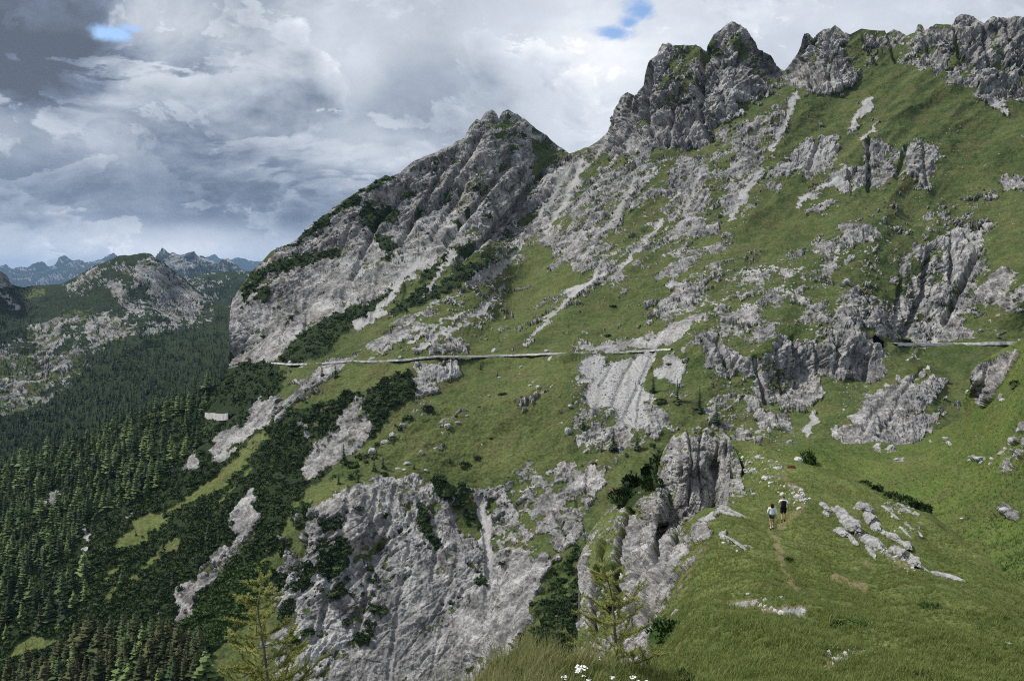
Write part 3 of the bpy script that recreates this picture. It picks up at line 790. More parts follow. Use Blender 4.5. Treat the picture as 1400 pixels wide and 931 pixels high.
# gully meadow under the near ridge
A([(786, 742), (796, 752), (806, 800), (800, 990), (700, 990), (733, 876), (726, 837), (743, 810), (767, 770)], rock=-0.8, scrub=0.55, light=0.0, amp=0.6)  # dark herbs, with the ravine's shade painted in as scrub cover
mc.line([(762, 763), (742, 790), (725, 815), (720, 850)], 8, rock=0.6)
# tunnel mouth and the road benches stay quiet
for pts in ([(375, 496), (440, 497), (480, 494), (600, 488), (760, 484), (925, 477)], [(1222, 472), (1290, 472), (1400, 468), (1460, 467)]):
    mc.line(pts, 12, amp=0.25)
mc.a['rock'] = np.where(mc.a['scree'] > 0.5, mc.a['rock'], np.where(mc.a['rock'] > 0.45, 0.45 + (mc.a['rock'] - 0.45) * 0.5, mc.a['rock']))
mc.a['rock'] = np.where((mc.a['scree'] < 0.5) & (mc.a['rock'] > 0), mc.a['rock'] * 0.85, mc.a['rock'])
mc.blur(5, ('rock',))
mc.blur(2, ('scrub', 'scree'))
chutes()
mc.blur(1, ('rock', 'scree'))
# gullies, clefts and chutes: (line, width, depth in metres)
def carve(cov, lines, scale=1.0):
    for pts, w, dep in lines:
        cov.line(pts, w, carve=dep * scale)
carve(mc, [([(657, 185), (640, 215), (615, 250), (598, 285)], 6, 10), ([(700, 205), (688, 232), (660, 270), (638, 300), (610, 335)], 7, 12), ([(745, 235), (720, 262), (690, 300), (655, 335), (620, 360)], 8, 13),
           ([(610, 225), (590, 260), (568, 300), (548, 335)], 6, 9), ([(560, 250), (540, 282), (515, 305)], 5, 8), ([(640, 240), (615, 290), (590, 330)], 5, 8), ([(520, 300), (500, 340), (480, 385)], 6, 9), ([(480, 310), (462, 350)], 5, 7),
           ([(864, 130), (858, 168), (848, 205)], 6, 12), ([(889, 92), (884, 150), (894, 196)], 6, 11), ([(966, 66), (957, 110), (959, 160), (974, 190)], 8, 20), ([(986, 60), (979, 110), (994, 150)], 4, 8), ([(1020, 50), (1009, 90), (1030, 126)], 5, 8), ([(1112, 52), (1100, 90), (1110, 120)], 5, 10), ([(1090, 78), (1120, 112)], 4, 7),
           ([(930, 118), (920, 165), (914, 200)], 5, 9), ([(870, 150), (872, 205)], 4, 7), ([(948, 160), (935, 198)], 4, 7), ([(1135, 45), (1128, 90), (1140, 118)], 4, 7), ([(1305, 40), (1314, 88)], 5, 9), ([(1345, 40), (1350, 92)], 6, 10), ([(1214, 48), (1226, 82)], 5, 8), ([(1262, 42), (1270, 70)], 5, 7), ([(1375, 35), (1378, 60)], 4, 7), ([(1180, 45), (1200, 85)], 4, 6),
           ([(980, 468), (998, 520)], 5, 7), ([(1031, 492), (1046, 552)], 6, 9), ([(1084, 459), (1092, 500), (1090, 515)], 5, 9), ([(1143, 477), (1139, 516)], 4, 8), ([(1112, 470), (1116, 508)], 4, 6), ([(1192, 474), (1180, 520)], 4, 6), ([(1165, 478), (1158, 518)], 3, 5), ([(1062, 475), (1070, 540)], 4, 6), ([(1010, 490), (990, 515)], 3, 5),
           ([(1187, 196), (1190, 256)], 6, 10), ([(1240, 200), (1226, 246)], 6, 8), ([(1160, 228), (1166, 262)], 3, 5), ([(1117, 198), (1105, 236)], 5, 7), ([(1262, 195), (1266, 255)], 4, 6),
           ([(1337, 348), (1312, 400), (1290, 442)], 7, 11), ([(1270, 340), (1264, 400), (1240, 450)], 7, 11), ([(1300, 328), (1300, 392)], 5, 8), ([(1235, 380), (1228, 440)], 5, 7), ([(1230, 520), (1200, 560), (1178, 600)], 6, 3), ([(1265, 500), (1230, 545), (1210, 590)], 5, 2.5)], 0.75)
carve(mc, [([(655, 680), (666, 740), (668, 800), (658, 870)], 8, 11), ([(593, 690), (600, 740), (590, 795)], 6, 7), ([(542, 662), (530, 720), (505, 790), (488, 870)], 7, 9), ([(515, 670), (505, 720), (470, 800)], 6, 7), ([(572, 655), (573, 705)], 4, 5), ([(480, 665), (468, 720), (450, 790), (438, 870)], 8, 9), ([(622, 690), (626, 760), (600, 850)], 5, 5),
           ([(702, 760), (672, 830)], 6, 7), ([(732, 760), (704, 830), (690, 890)], 7, 8), ([(560, 740), (545, 830), (530, 930)], 6, 6), ([(420, 720), (405, 800), (395, 900)], 8, 9), ([(610, 830), (590, 930)], 5, 5), ([(750, 670), (766, 722)], 6, 8), ([(784, 640), (790, 702)], 5, 7), ([(720, 650), (746, 702)], 6, 8), ([(690, 690), (720, 750)], 5, 6), ([(805, 640), (800, 690)], 4, 6)], 0.22)
_r = np.random.default_rng(77)
carve(mc, [([(x + _r.uniform(-6, 6), 468 - 0.30 * (x - 330) - _r.uniform(5, 45)), (x - 5 + _r.uniform(-3, 3), 468 - 0.30 * (x - 330) + _r.uniform(0, 26))], _r.uniform(2, 7), _r.uniform(1.5, 5)) for x in _r.uniform(336, 560, 17)])
carve(mc, [([(893, 482), (872, 530), (852, 575)], 4, 1.6), ([(868, 488), (848, 525), (838, 555)], 4, 1.6), ([(838, 498), (820, 530)], 3, 1.4), ([(885, 500), (876, 540), (870, 585)], 3, 1.5)])
mc.blur(3, ('carve',))
mc.blur(8, ('light', 'dirt', 'amp'))

MAIN_DM = DepthMap(MAIN_Z)
main = Sheet(-60, 1462, MAIN_TOP, 990, MAIN_DM, 1.367, 1.367)
main.smooth_normals(10)

def relief(sh, cov, unit, gain=1.0, warp=8.0, grass_rib=1.0, thr=1.15, sang=38, coarse=None, land=1.0, grain=(0.36, 0.5, 1.4), cgrass=0.06, bedk=1.0):
    """cover fields and displacement for one sheet; unit = metres covered by one pixel-size feature scale"""
    P = sh.P.reshape(-1, 3).astype(np.float32)
    U, V = sh.U.ravel(), sh.V.ravel()
    k = 1.0 / unit
    wu = fbm(P * (k / 14), 3, 0.6, 1)
    wv = fbm(P * (k / 14), 3, 0.6, 2)
    uu, vv = U + warp * wu * 1.6, V + warp * wv * 1.6
    g = {c: cov.get(c, uu, vv) for c in ('rock', 'scrub', 'scree', 'light', 'dirt')}
    g['carve'] = cov.get('carve', U + 0.35 * warp * wu, V)
    g['amp'] = cov.get('amp', U, V)
    # streaks: stretched along the fall line / bedding
    ca, sa = math.cos(R(sang)), math.sin(R(sang))
    al, ac = P[:, 0] * ca + P[:, 2] * sa, -P[:, 0] * sa + P[:, 2] * ca
    S = np.stack([al * grain[0], P[:, 1] * grain[1], ac * grain[2]], -1)
    n_st = fbm(S * (k / 11), 5, 0.72, 3) * 2.0
    n_iso = fbm(P * (k / 8), 4, 0.72, 4) * 1.9
    n = 0.65 * n_st + 0.35 * n_iso
    # limestone relief: ribs, beds, blocks and cracks
    Q = np.stack([P[:, 0], P[:, 1], P[:, 2] * 0.5], -1)
    r0 = ridged(Q * (k / 100), 2, 0.5, 15) - 0.62
    r1 = ridged(np.stack([al * 0.6, P[:, 1] * 0.7, ac], -1) * (k / 30), 3, 0.5, 5) - 0.62
    r2 = ridged(S * (k / 10), 4, 0.6, 6) - 0.62
    f3 = fbm(P * (k / 3.6), 3, 0.65, 7)
    wob = fbm(P * (k / 34), 3, 0.55, 16)
    def bed(h, w):
        b = ac * (k / h) + wob * w
        t = b - np.floor(b)
        return np.where(t < 0.82, t / 0.82, (1 - t) / 0.18) - 0.5
    def block(size, seed):
        q = np.stack([al * 0.7 + wob * 9 * unit, P[:, 1] * 0.7, ac + wob * 5 * unit], -1) * (k / size) + (perlin(P * (k / size / 1.7)) * 0.35)[:, None] + seed * 3.3
        f = np.floor(q).astype(np.int64)
        hsh = (f[:, 0] * 73856093 ^ f[:, 1] * 19349663 ^ f[:, 2] * 83492791) & 1023
        return (hsh / 1023.0 - 0.5).astype(np.float32)
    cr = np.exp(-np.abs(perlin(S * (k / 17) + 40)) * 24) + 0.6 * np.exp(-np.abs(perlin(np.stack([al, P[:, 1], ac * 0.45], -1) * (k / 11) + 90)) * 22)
    lf = (ridged(np.stack([al * 0.22, P[:, 1] * 0.32, ac], -1) * (k / 62), 3, 0.5, 31) - 0.62) * np.clip(g['amp'], 0, 1) * land
    gb = np.where(g['rock'] < -0.5, g['rock'] - (-0.5 - g['rock']) * 0.9, g['rock'])
    n_sp = perlin(P * (k / 2.6) + 9.0)
    hollow = np.clip(r1 * 1.5 + r2 * 0.9, -0.7, 0.5) - cr * 0.45
    field = gb + thr * n + 0.5 * n_sp * sstep(g['rock'], -0.75, -0.3) + 0.55 * hollow * (1 - 0.8 * sstep(g['scree'], 0.3, 0.7)) + 0.05
    field = field + 0.7 * lf - 0.25 * np.clip(g['carve'] * cgrass, 0, 1.0)
    scr = g['scrub'] + 0.42 * n_iso - 0.5 - 0.25 * lf
    field = field - 1.1 * sstep(scr, -0.02, 0.14) * sstep(g['rock'], 0.0, 0.3)
    rockm = sstep(field, -0.05, 0.16)
    big = sstep(g['amp'], 1.0, 1.8)
    stp = np.linalg.norm(np.diff(sh.P, axis=0, append=sh.P[-1:] + (sh.P[-1:] - sh.P[-2:-1])), axis=-1).ravel()
    stp = np.maximum(stp, np.linalg.norm(np.diff(sh.P, axis=1, append=sh.P[:, -1:]), axis=-1).ravel())
    fa = np.clip(unit * 2.5 / np.maximum(stp, 1e-6) - 0.5, 0.12, 1.0).astype(np.float32)
    n_lo = np.clip(fa * 1.5, 0.3, 1.0)
    A = n_lo if coarse is None else np.clip(sh.zc.ravel() / coarse, 0.3, 1.1).astype(np.float32)
    r3 = ridged(S * (k / 3.6), 3, 0.6, 26) - 0.62
    d_rock = r0 * 16 * big + A * (r1 * 7.0 + r2 * 1.6 + ridged(P * (k / 9), 4, 0.6, 33) * 2.0 - 1.2 + bed(15, 1.6) * 2.2 * bedk + block(11, 1) * 2.2 - cr * 1.9) + fa * (bed(4.6, 3.0) * 0.9 * bedk + block(4.2, 2) * 1.0 + r3 * 0.9 + f3 * 1.1) + 1.2
    rib = np.stack([al * 0.2, P[:, 1] * 0.3, ac], -1)
    g_t = g['amp']
    d_gr = fbm(rib * (k / 30), 3, 0.55, 8) * 5.0 * grass_rib + fbm(P * (k / 8), 3, 0.6, 9) * 1.6
    d_sc = 1.1 + np.abs(fbm(P * (k / 5), 3, 0.6, 10)) * 2.6
    quiet = 1 - 0.72 * g['scree'] * sstep(g['scree'], 0.3, 0.8)
    d = lerp(d_gr, d_rock * g['amp'] * quiet, rockm)
    scm = sstep(scr, -0.1, 0.15) * (1 - rockm)
    d = d + scm * d_sc + lf * 16.0 * (A if coarse else 1.0)
    d = d * unit * gain - g['carve']
    edge = np.minimum(1.0, (V - np.repeat(sh.top[None], sh.nv, 0).ravel()) / 14.0 + 0.35)
    d = d * edge
    Pn = P + sh.N.reshape(-1, 3) * d[:, None]
    sh.P = Pn.reshape(sh.P.shape)
    stain_shade = sstep(fbm(np.stack([P[:, 0] * 1.4, P[:, 1] * 1.4, P[:, 2] * 0.3], -1) * (k / 12), 4, 0.6, 11), 0.12, 0.5) * rockm * 0.75
    stain_shade = np.maximum(stain_shade, np.clip(cr, 0, 1) * 0.6 * rockm) * quiet  # crack lines darkened in colour: crevice shade painted along with lichen
    c6, s6 = math.cos(R(64)), math.sin(R(64))
    chute = sstep(fbm(np.stack([(P[:, 0] * c6 + P[:, 2] * s6) * 0.06, P[:, 1] * 0.03, -P[:, 0] * s6 + P[:, 2] * c6], -1) * (k / 7), 3, 0.6, 21), -0.12, 0.25)
    stain_shade = np.maximum(stain_shade, chute * g['scree'] * 0.8)
    cover = np.stack([np.clip(0.5 + field * 1.5, 0, 1), np.clip(0.5 + scr * 1.6, 0, 1), np.clip(g['scree'], 0, 1), np.clip(g['light'], 0, 1)], -1)
    tone = np.stack([np.clip(g['dirt'], 0, 1), np.clip(stain_shade, 0, 1), np.zeros_like(stain_shade), np.ones_like(stain_shade)], -1)
    shp = sh.V.shape + (4,)
    return {'cover': cover.reshape(shp), 'tone': tone.reshape(shp)}, rockm.reshape(sh.V.shape), scm.reshape(sh.V.shape)

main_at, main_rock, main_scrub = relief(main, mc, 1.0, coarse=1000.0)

# tunnel mouth: the road runs into the crag here
def recess(sh, poly, depth):
    c = Cover(rock=0.0)
    c.poly(poly, rock=1.0)
    m = c.get('rock', sh.U, sh.V)
    dirn = ray(sh.U, sh.V)
    sh.P = sh.P + dirn * (m * depth)[..., None]
    return m
m_t = recess(main, [(1195, 470), (1194, 462), (1198, 458), (1207, 460), (1212, 465), (1211, 473), (1203, 472)], 34)
recess(main, [(1229, 468), (1230, 461), (1237, 458), (1246, 460), (1253, 466), (1253, 469)], 7)
main_at['cover'][..., 0] = np.where(m_t > 0.3, 1.0, main_at['cover'][..., 0])

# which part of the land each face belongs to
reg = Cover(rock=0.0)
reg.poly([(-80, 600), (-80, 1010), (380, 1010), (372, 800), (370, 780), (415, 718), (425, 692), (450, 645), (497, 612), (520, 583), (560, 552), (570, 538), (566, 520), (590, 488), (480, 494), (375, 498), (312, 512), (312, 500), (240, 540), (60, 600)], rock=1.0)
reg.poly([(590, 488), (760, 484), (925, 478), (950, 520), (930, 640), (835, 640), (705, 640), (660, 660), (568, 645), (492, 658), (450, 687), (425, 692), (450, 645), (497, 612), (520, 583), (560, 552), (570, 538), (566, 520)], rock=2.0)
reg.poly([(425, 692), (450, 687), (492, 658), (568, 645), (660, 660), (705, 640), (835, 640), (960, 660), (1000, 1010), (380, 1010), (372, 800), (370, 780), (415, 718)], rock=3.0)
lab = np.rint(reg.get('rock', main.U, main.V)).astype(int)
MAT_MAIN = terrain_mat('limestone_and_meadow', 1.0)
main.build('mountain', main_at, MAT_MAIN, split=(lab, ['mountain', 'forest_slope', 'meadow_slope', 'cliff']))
print('main sheet', main.V.shape, round(time.time() - T0, 1))
# ================================================================ THE GRASS BOWL ON THE RIGHT
BOWL_TOP = [(960, 640), (1040, 622), (1095, 609), (1120, 606), (1150, 608), (1180, 606), (1200, 603), (1225, 608), (1250, 607), (1280, 591), (1308, 576), (1322, 566), (1325, 540), (1327, 510), (1335, 500), (1350, 490), (1370, 478), (1400, 462), (1462, 440)]
BOWL_Z = [(960, 640, 160), (1040, 622, 165), (1100, 608, 175), (1200, 605, 190), (1250, 607, 185), (1280, 592, 175), (1310, 575, 163), (1335, 557, 150), (1330, 515, 150), (1350, 535, 147), (1350, 492, 155), (1372, 480, 156), (1375, 505, 147), (1400, 465, 150), (1462, 440, 145), (1360, 550, 138), (1400, 560, 118), (1462, 560, 100),
          (1250, 640, 145), (1400, 640, 98), (1300, 700, 105), (1200, 660, 140), (1400, 720, 80), (1340, 770, 78), (1400, 800, 66), (1300, 790, 80), (1150, 720, 120), (1000, 700, 140), (1200, 900, 75), (1000, 900, 90), (1400, 900, 58), (1462, 700, 72), (1330, 620, 128)]
bc = Cover(rock=-0.75, light=0.25)
bc.poly([(1323, 508), (1335, 500), (1350, 492), (1371, 488), (1386, 487), (1376, 508), (1362, 525), (1351, 546), (1342, 558), (1331, 545)], rock=0.9, amp=1.6)
bc.poly([(1372, 488), (1400, 478), (1400, 490), (1380, 500)], rock=-0.1)
for (u, v, a, b) in ((1200, 612, 7, 4), (1217, 616, 8, 5), (1275, 604, 4, 3), (1340, 627, 14, 4), (1366, 618, 6, 4), (1385, 603, 10, 8), (1396, 585, 8, 6), (1300, 607, 4, 3), (1370, 545, 6, 5), (1380, 700, 12, 6), (1230, 632, 8, 4)):
    bc.spot(u, v, a, b, rock=0.12)
bc.poly([(1320, 640), (1400, 600), (1400, 660), (1340, 660)], rock=-0.5)
bc.poly([(1310, 720), (1400, 700), (1400, 800), (1320, 790)], light=0.45)
bc.poly([(1100, 640), (1300, 650), (1280, 700), (1150, 680)], light=0.4)
bc.line([(1160, 655), (1200, 640), (1260, 628), (1320, 650)], 4, dirt=0.25)
bc.blur(2, ('rock', 'scrub', 'scree'))
bc.blur(10, ('light', 'dirt', 'amp'))
bowl = Sheet(960, 1462, BOWL_TOP, 960, DepthMap(BOWL_Z), 1.25, 1.25)
bowl.smooth_normals(6)
bowl_at, bowl_rock, _ = relief(bowl, bc, 0.24, gain=0.9, warp=4.0, grass_rib=1.1, land=0.5)
MAT_BOWL = terrain_mat('bowl_grass', 0.24, grass_a=(0.050, 0.076, 0.018), grass_b=(0.095, 0.118, 0.032), grass_l=(0.105, 0.148, 0.036))
bowl.build('grass_bowl', bowl_at, MAT_BOWL)

# ================================================================ THE NEAR RIDGE
NEAR_TOP = [(793, 770), (797, 752), (808, 728), (822, 706), (838, 690), (850, 665), (872, 650), (890, 640), (904, 640), (914, 655), (926, 685), (934, 708), (945, 708), (958, 698), (975, 694), (990, 691), (996, 690), (999, 600), (1020, 602), (1050, 612), (1075, 622), (1100, 634), (1140, 646), (1180, 658), (1230, 678), (1270, 698), (1300, 722), (1330, 748), (1365, 775), (1400, 800), (1462, 835)]
NEAR_Z = [(900, 600, 96), (930, 660, 84), (936, 712, 78), (950, 705, 70), (1000, 600, 88), (985, 640, 80), (1000, 690, 62), (970, 696, 64), (985, 697, 60), (1000, 650, 82), (1020, 660, 76), (1050, 612, 84), (1040, 640, 76), (1100, 635, 76), (1100, 670, 62), (1180, 658, 70), (1140, 690, 58), (1270, 698, 58), (1230, 710, 55), (1330, 748, 50), (1400, 800, 42), (1462, 835, 38),
          (1060, 722, 52), (1072, 713, 54), (1150, 725, 50), (1200, 780, 40), (1290, 780, 42.5), (1050, 780, 36), (1000, 740, 46), (960, 740, 50), (1100, 840, 26), (1000, 840, 27.5), (950, 840, 30), (1200, 931, 14), (1000, 931, 13), (1400, 931, 17), (1400, 860, 28), (1300, 860, 24), (1100, 931, 12.5), (1200, 840, 27), (1300, 931, 15.5), (1100, 880, 18.5), (960, 890, 20),
          (935, 752, 52), (918, 800, 45), (905, 850, 37), (925, 870, 28.5), (945, 710, 66), (860, 700, 82), (840, 700, 86), (875, 655, 92), (890, 640, 92), (850, 670, 94), (815, 720, 84), (797, 760, 76), (850, 780, 64), (800, 860, 54), (860, 850, 48), (880, 760, 62), (900, 700, 74), (910, 650, 86), (800, 945, 44), (880, 900, 35), (900, 945, 24), (795, 990, 40), (1000, 990, 9.5), (1200, 990, 10), (1400, 990, 12)]
nc = Cover(rock=-0.85, light=0.12)
B = nc.poly
# west flank: broken rock with scrub and turf
B([(780, 780), (797, 745), (838, 685), (872, 645), (910, 600), (935, 600), (935, 713), (950, 745), (935, 790), (920, 830), (915, 865), (880, 1000), (780, 1000)], rock=-0.08)
B([(923, 592), (941, 586), (954, 580), (976, 588), (986, 594), (997, 603), (1004, 620), (993, 641), (984, 689), (958, 692), (945, 709), (934, 713), (934, 674), (941, 659), (930, 639), (919, 626), (911, 607)], rock=0.95, amp=1.25)
B([(984, 690), (993, 645), (1003, 648), (1017, 663), (1021, 680), (1005, 690)], rock=0.22)
B([(927, 590), (955, 578), (975, 584), (985, 592), (975, 594), (955, 588), (940, 594)], rock=-0.1)
B([(840, 690), (862, 650), (900, 620), (912, 640), (918, 655), (880, 680), (862, 700)], rock=-0.6, scrub=0.9)
B([(800, 760), (830, 705), (845, 700), (840, 735), (825, 760), (815, 790), (806, 760)], rock=-0.45, light=0.3)
B([(862, 700), (880, 690), (890, 715), (870, 720)], rock=-0.6, light=0.2)
B([(843, 732), (862, 704), (876, 712), (881, 730), (862, 760), (848, 756)], rock=0.75, amp=1.3)
B([(848, 742), (900, 735), (943, 738), (944, 755), (920, 772), (917, 820), (901, 833), (887, 856), (874, 862), (866, 838), (854, 814), (852, 778)], rock=0.72, amp=1.4)
B([(790, 752), (806, 745), (808, 846), (789, 848)], rock=0.65, amp=1.2)
B([(810, 770), (840, 770), (850, 830), (830, 860), (812, 850)], rock=-0.35, scrub=0.6)
B([(852, 888), (880, 860), (905, 846), (937, 830), (918, 862), (889, 895), (860, 905)], rock=0.6)
B([(880, 690), (930, 660), (936, 715), (900, 740), (880, 735)], rock=0.3)
# lip of the ridge
B([(975, 697), (985, 693), (1010, 700), (1013, 704), (990, 703)], rock=0.9, scree=0.8, amp=0.4)
B([(948, 742), (958, 712), (975, 697), (985, 702), (968, 725), (955, 745)], rock=0.35)
B([(952, 740), (965, 722), (975, 730), (962, 742)], rock=0.4)
nc.line([(984, 733), (1000, 742), (1028, 750)], 5, rock=0.28, scree=0.5, amp=0.4)
B([(958, 745), (975, 750), (950, 780), (930, 820), (920, 815), (925, 790), (942, 760)], rock=-0.45, dirt=0.45)
# path and bare patches
for pts, w, v in (([(1054, 728), (1062, 745), (1070, 770), (1080, 795), (1092, 815), (1110, 838)], 10, 0.65), ([(1085, 705), (1075, 715), (1066, 725)], 10, 0.7), ([(1070, 645), (1078, 660), (1095, 680), (1098, 690), (1085, 705)], 9, 0.5), ([(1010, 600), (1040, 625), (1070, 645)], 6, 0.25),
                  ([(1140, 780), (1165, 790), (1185, 800)], 6, 0.9), ([(1135, 840), (1180, 860), (1215, 880)], 5, 0.35), ([(1220, 815), (1260, 840), (1290, 860)], 4, 0.35)):
    nc.line(pts, w, dirt=v)
B([(1025, 833), (1060, 833), (1105, 842), (1100, 849), (1050, 843), (1020, 838)], rock=0.12, scree=0.8, dirt=1.0, amp=0.2)
B([(995, 826), (1040, 820), (1045, 832), (1010, 838), (992, 835)], rock=-0.05, scree=0.7, dirt=0.85, amp=0.2)
B([(1160, 905), (1200, 900), (1225, 912), (1200, 922), (1130, 925), (1120, 915)], rock=-0.1, scree=0.6, dirt=1.0, amp=0.2)
for (u, v, a, b, r) in ((1035, 625, 6, 4, 0.1), (1020, 634, 5, 4, 0.1), (1030, 646, 8, 5, 0.25), (1050, 652, 7, 4, 0.3), (1064, 641, 7, 3, 0.25), (1007, 643, 4, 6, 0.1), (1090, 676, 10, 5, 0.0), (1085, 663, 12, 4, -0.05), (1060, 658, 9, 3, 0.05), (1030, 675, 5, 4, 0.05)):
    nc.spot(u, v, a, b, rock=r, amp=0.5)
# rock ribs right of the path
B([(1152, 692), (1165, 690), (1200, 735), (1240, 760), (1275, 780), (1260, 790), (1230, 785), (1190, 755), (1160, 720)], rock=-0.15, dirt=0.55, scree=0.3)
B([(1195, 680), (1250, 690), (1268, 725), (1250, 730), (1225, 715)], rock=-0.28, scree=0.3, amp=0.3)
nc.line([(1180, 772), (1195, 785)], 4, dirt=0.5)
B([(960, 760), (1040, 740), (1060, 800), (1000, 830), (940, 840)], light=0.4)
B([(1010, 600), (1100, 640), (1060, 660), (1010, 640)], light=0.35)
nc.a['rock'] = np.where(nc.a['scree'] > 0.5, nc.a['rock'], np.where(nc.a['rock'] > 0.45, 0.45 + (nc.a['rock'] - 0.45) * 0.7, nc.a['rock']))
nc.blur(3, ('rock',))
nc.blur(2, ('scrub', 'scree'))
nc.blur(3, ('dirt',))
nc.blur(10, ('light', 'amp'))
near = Sheet(791, 1462, NEAR_TOP, 985, DepthMap(NEAR_Z, 14.0), 1.0, 0.8)
carve(nc, [([(905, 720), (890, 790), (878, 855)], 8, 2.2), ([(862, 700), (846, 750), (842, 830)], 9, 3.0), ([(928, 730), (906, 800)], 6, 1.4), ([(822, 740), (812, 800), (812, 860)], 7, 2.6), ([(880, 740), (866, 800)], 5, 1.4), ([(920, 700), (900, 740)], 5, 1.4)])
nc.blur(3, ('carve',))
near.smooth_normals(5)
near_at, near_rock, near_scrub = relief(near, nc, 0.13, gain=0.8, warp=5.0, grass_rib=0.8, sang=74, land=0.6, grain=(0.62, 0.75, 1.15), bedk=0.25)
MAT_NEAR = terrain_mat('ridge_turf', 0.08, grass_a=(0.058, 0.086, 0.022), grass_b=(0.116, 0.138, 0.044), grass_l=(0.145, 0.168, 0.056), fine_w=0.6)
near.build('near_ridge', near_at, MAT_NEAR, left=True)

# the rock pinnacle at the end of the ridge
PIN_TOP = [(900, 640), (904, 624), (909, 612), (914, 604), (921, 594), (926, 591), (933, 592), (941, 587), (948, 585), (954, 582), (960, 585), (966, 584), (971, 588), (977, 588), (981, 593), (986, 596), (990, 592), (996, 597), (1001, 606), (1006, 616), (1010, 626), (1014, 640)]
PIN_Z = [(902, 640, 86), (908, 612, 87), (915, 650, 84), (930, 592, 86), (928, 640, 82.5), (930, 700, 81), (950, 582, 86.5), (945, 610, 83), (950, 650, 81.8), (950, 710, 80.5), (968, 590, 85.5), (966, 640, 82.0), (962, 700, 81), (979, 595, 85.5), (977, 640, 83.6), (975, 700, 82), (988, 600, 84), (988, 640, 81.5), (986, 700, 79), (1002, 620, 83), (1005, 650, 80), (1002, 690, 75), (1014, 650, 79.5), (1014, 700, 72)]
pc = Cover(rock=0.75, amp=1.0)
pc.poly([(918, 585), (955, 575), (985, 586), (1000, 596), (985, 600), (955, 592), (925, 600)], rock=0.1)
pc.poly([(1000, 600), (1020, 630), (1020, 720), (990, 720), (1003, 650)], rock=0.05)
pc.poly([(898, 600), (912, 600), (920, 640), (925, 690), (898, 690)], rock=0.25)
carve(pc, [([(984, 590), (978, 630), (975, 700)], 3, 0.8), ([(940, 588), (946, 630), (940, 690)], 3, 0.8), ([(960, 586), (955, 640), (962, 690)], 3, 0.7), ([(926, 600), (932, 650)], 3, 0.8), ([(930, 660), (960, 650), (974, 660)], 3, 0.5), ([(993, 600), (990, 650)], 2, 0.6), ([(940, 620), (960, 612), (976, 618)], 2, 0.4)])
pc.blur(2, ('rock', 'carve'))
pin = Sheet(900, 1014, PIN_TOP, 720, DepthMap(PIN_Z, 10.0), 0.8, 0.8)
pin.smooth_normals(3)
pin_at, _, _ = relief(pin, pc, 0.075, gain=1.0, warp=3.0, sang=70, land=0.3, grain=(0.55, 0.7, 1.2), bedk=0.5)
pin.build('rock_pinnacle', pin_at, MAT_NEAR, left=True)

# ================================================================ THE KNOLL AT OUR FEET
KNOLL_TOP = [(120, 1010), (260, 1000), (420, 985), (560, 975), (640, 962), (670, 930), (700, 908), (760, 906), (830, 914), (880, 918), (920, 922), (960, 930), (1012, 948)]
KNOLL_Z = [(120, 1010, 8.5), (420, 985, 8.3), (640, 962, 8.0), (700, 908, 8.0), (760, 906, 8.2), (880, 918, 9.0), (960, 930, 10.5), (1012, 948, 11.5), (700, 1000, 6.2), (900, 1000, 7.2), (1012, 1000, 8.6), (300, 1080, 6.6), (640, 1080, 5.2), (1000, 1080, 6.3)]
kc = Cover(rock=-1.2, light=0.2)
knoll = Sheet(120, 1012, KNOLL_TOP, 1080, DepthMap(KNOLL_Z), 2.0, 2.0)
knoll_at, _, _ = relief(knoll, kc, 0.02, gain=1.0, warp=2.0, land=0.3)
knoll.build('grass_knoll', knoll_at, MAT_NEAR, back=((0.05, 0.03), (0.2, 0.3), (0.5, 1.6)))
print('near sheets', near.V.shape, bowl.V.shape, round(time.time() - T0, 1))
# ================================================================ THE VALLEY, THE LEFT MOUNTAIN AND THE BLUE RANGES
MID_TOP = [(-70, 372), (0, 371), (8, 376), (14, 389), (30, 393), (50, 391), (70, 390), (86, 389), (95, 383), (108, 377), (120, 369), (130, 364), (145, 358), (160, 352), (178, 348), (196, 346), (206, 347), (214, 354), (224, 360), (236, 370), (250, 380), (262, 390), (272, 402), (285, 412), (300, 418), (330, 424), (440, 440)]
MID_Z = [(-70, 372, 2300), (0, 372, 2350), (14, 390, 2500), (50, 391, 2900), (88, 389, 2750), (130, 364, 2650), (180, 348, 2600), (206, 347, 2600), (236, 370, 2650), (272, 402, 2700), (330, 424, 2500), (440, 440, 2300), (100, 440, 2150), (180, 420, 2200), (250, 450, 2150), (180, 480, 1850), (250, 500, 1700), (300, 470, 1900), (60, 500, 1850), (0, 440, 2100), (0, 540, 1600), (100, 560, 1550), (200, 550, 1450), (300, 520, 1350), (0, 640, 1250), (150, 620, 1250), (300, 640, 1150), (440, 640, 1050), (-70, 560, 1500), (440, 520, 1250), (440, 750, 900), (-70, 750, 900), (40, 460, 2050), (140, 460, 2000)]
fc = Cover(rock=-0.75, scrub=1.0)
F = fc.poly
F([(90, 395), (130, 362), (210, 345), (290, 412), (300, 440), (250, 460), (180, 490), (110, 520), (40, 570), (-70, 580), (-70, 470), (30, 440), (100, 410)], rock=-0.30, scrub=0.85)
F([(-70, 366), (14, 366), (16, 392), (0, 395), (-70, 395)], rock=0.6, scrub=0)
fc.line([(-10, 399), (5, 408), (25, 426)], 4, rock=0.9, scree=0.9, scrub=0)
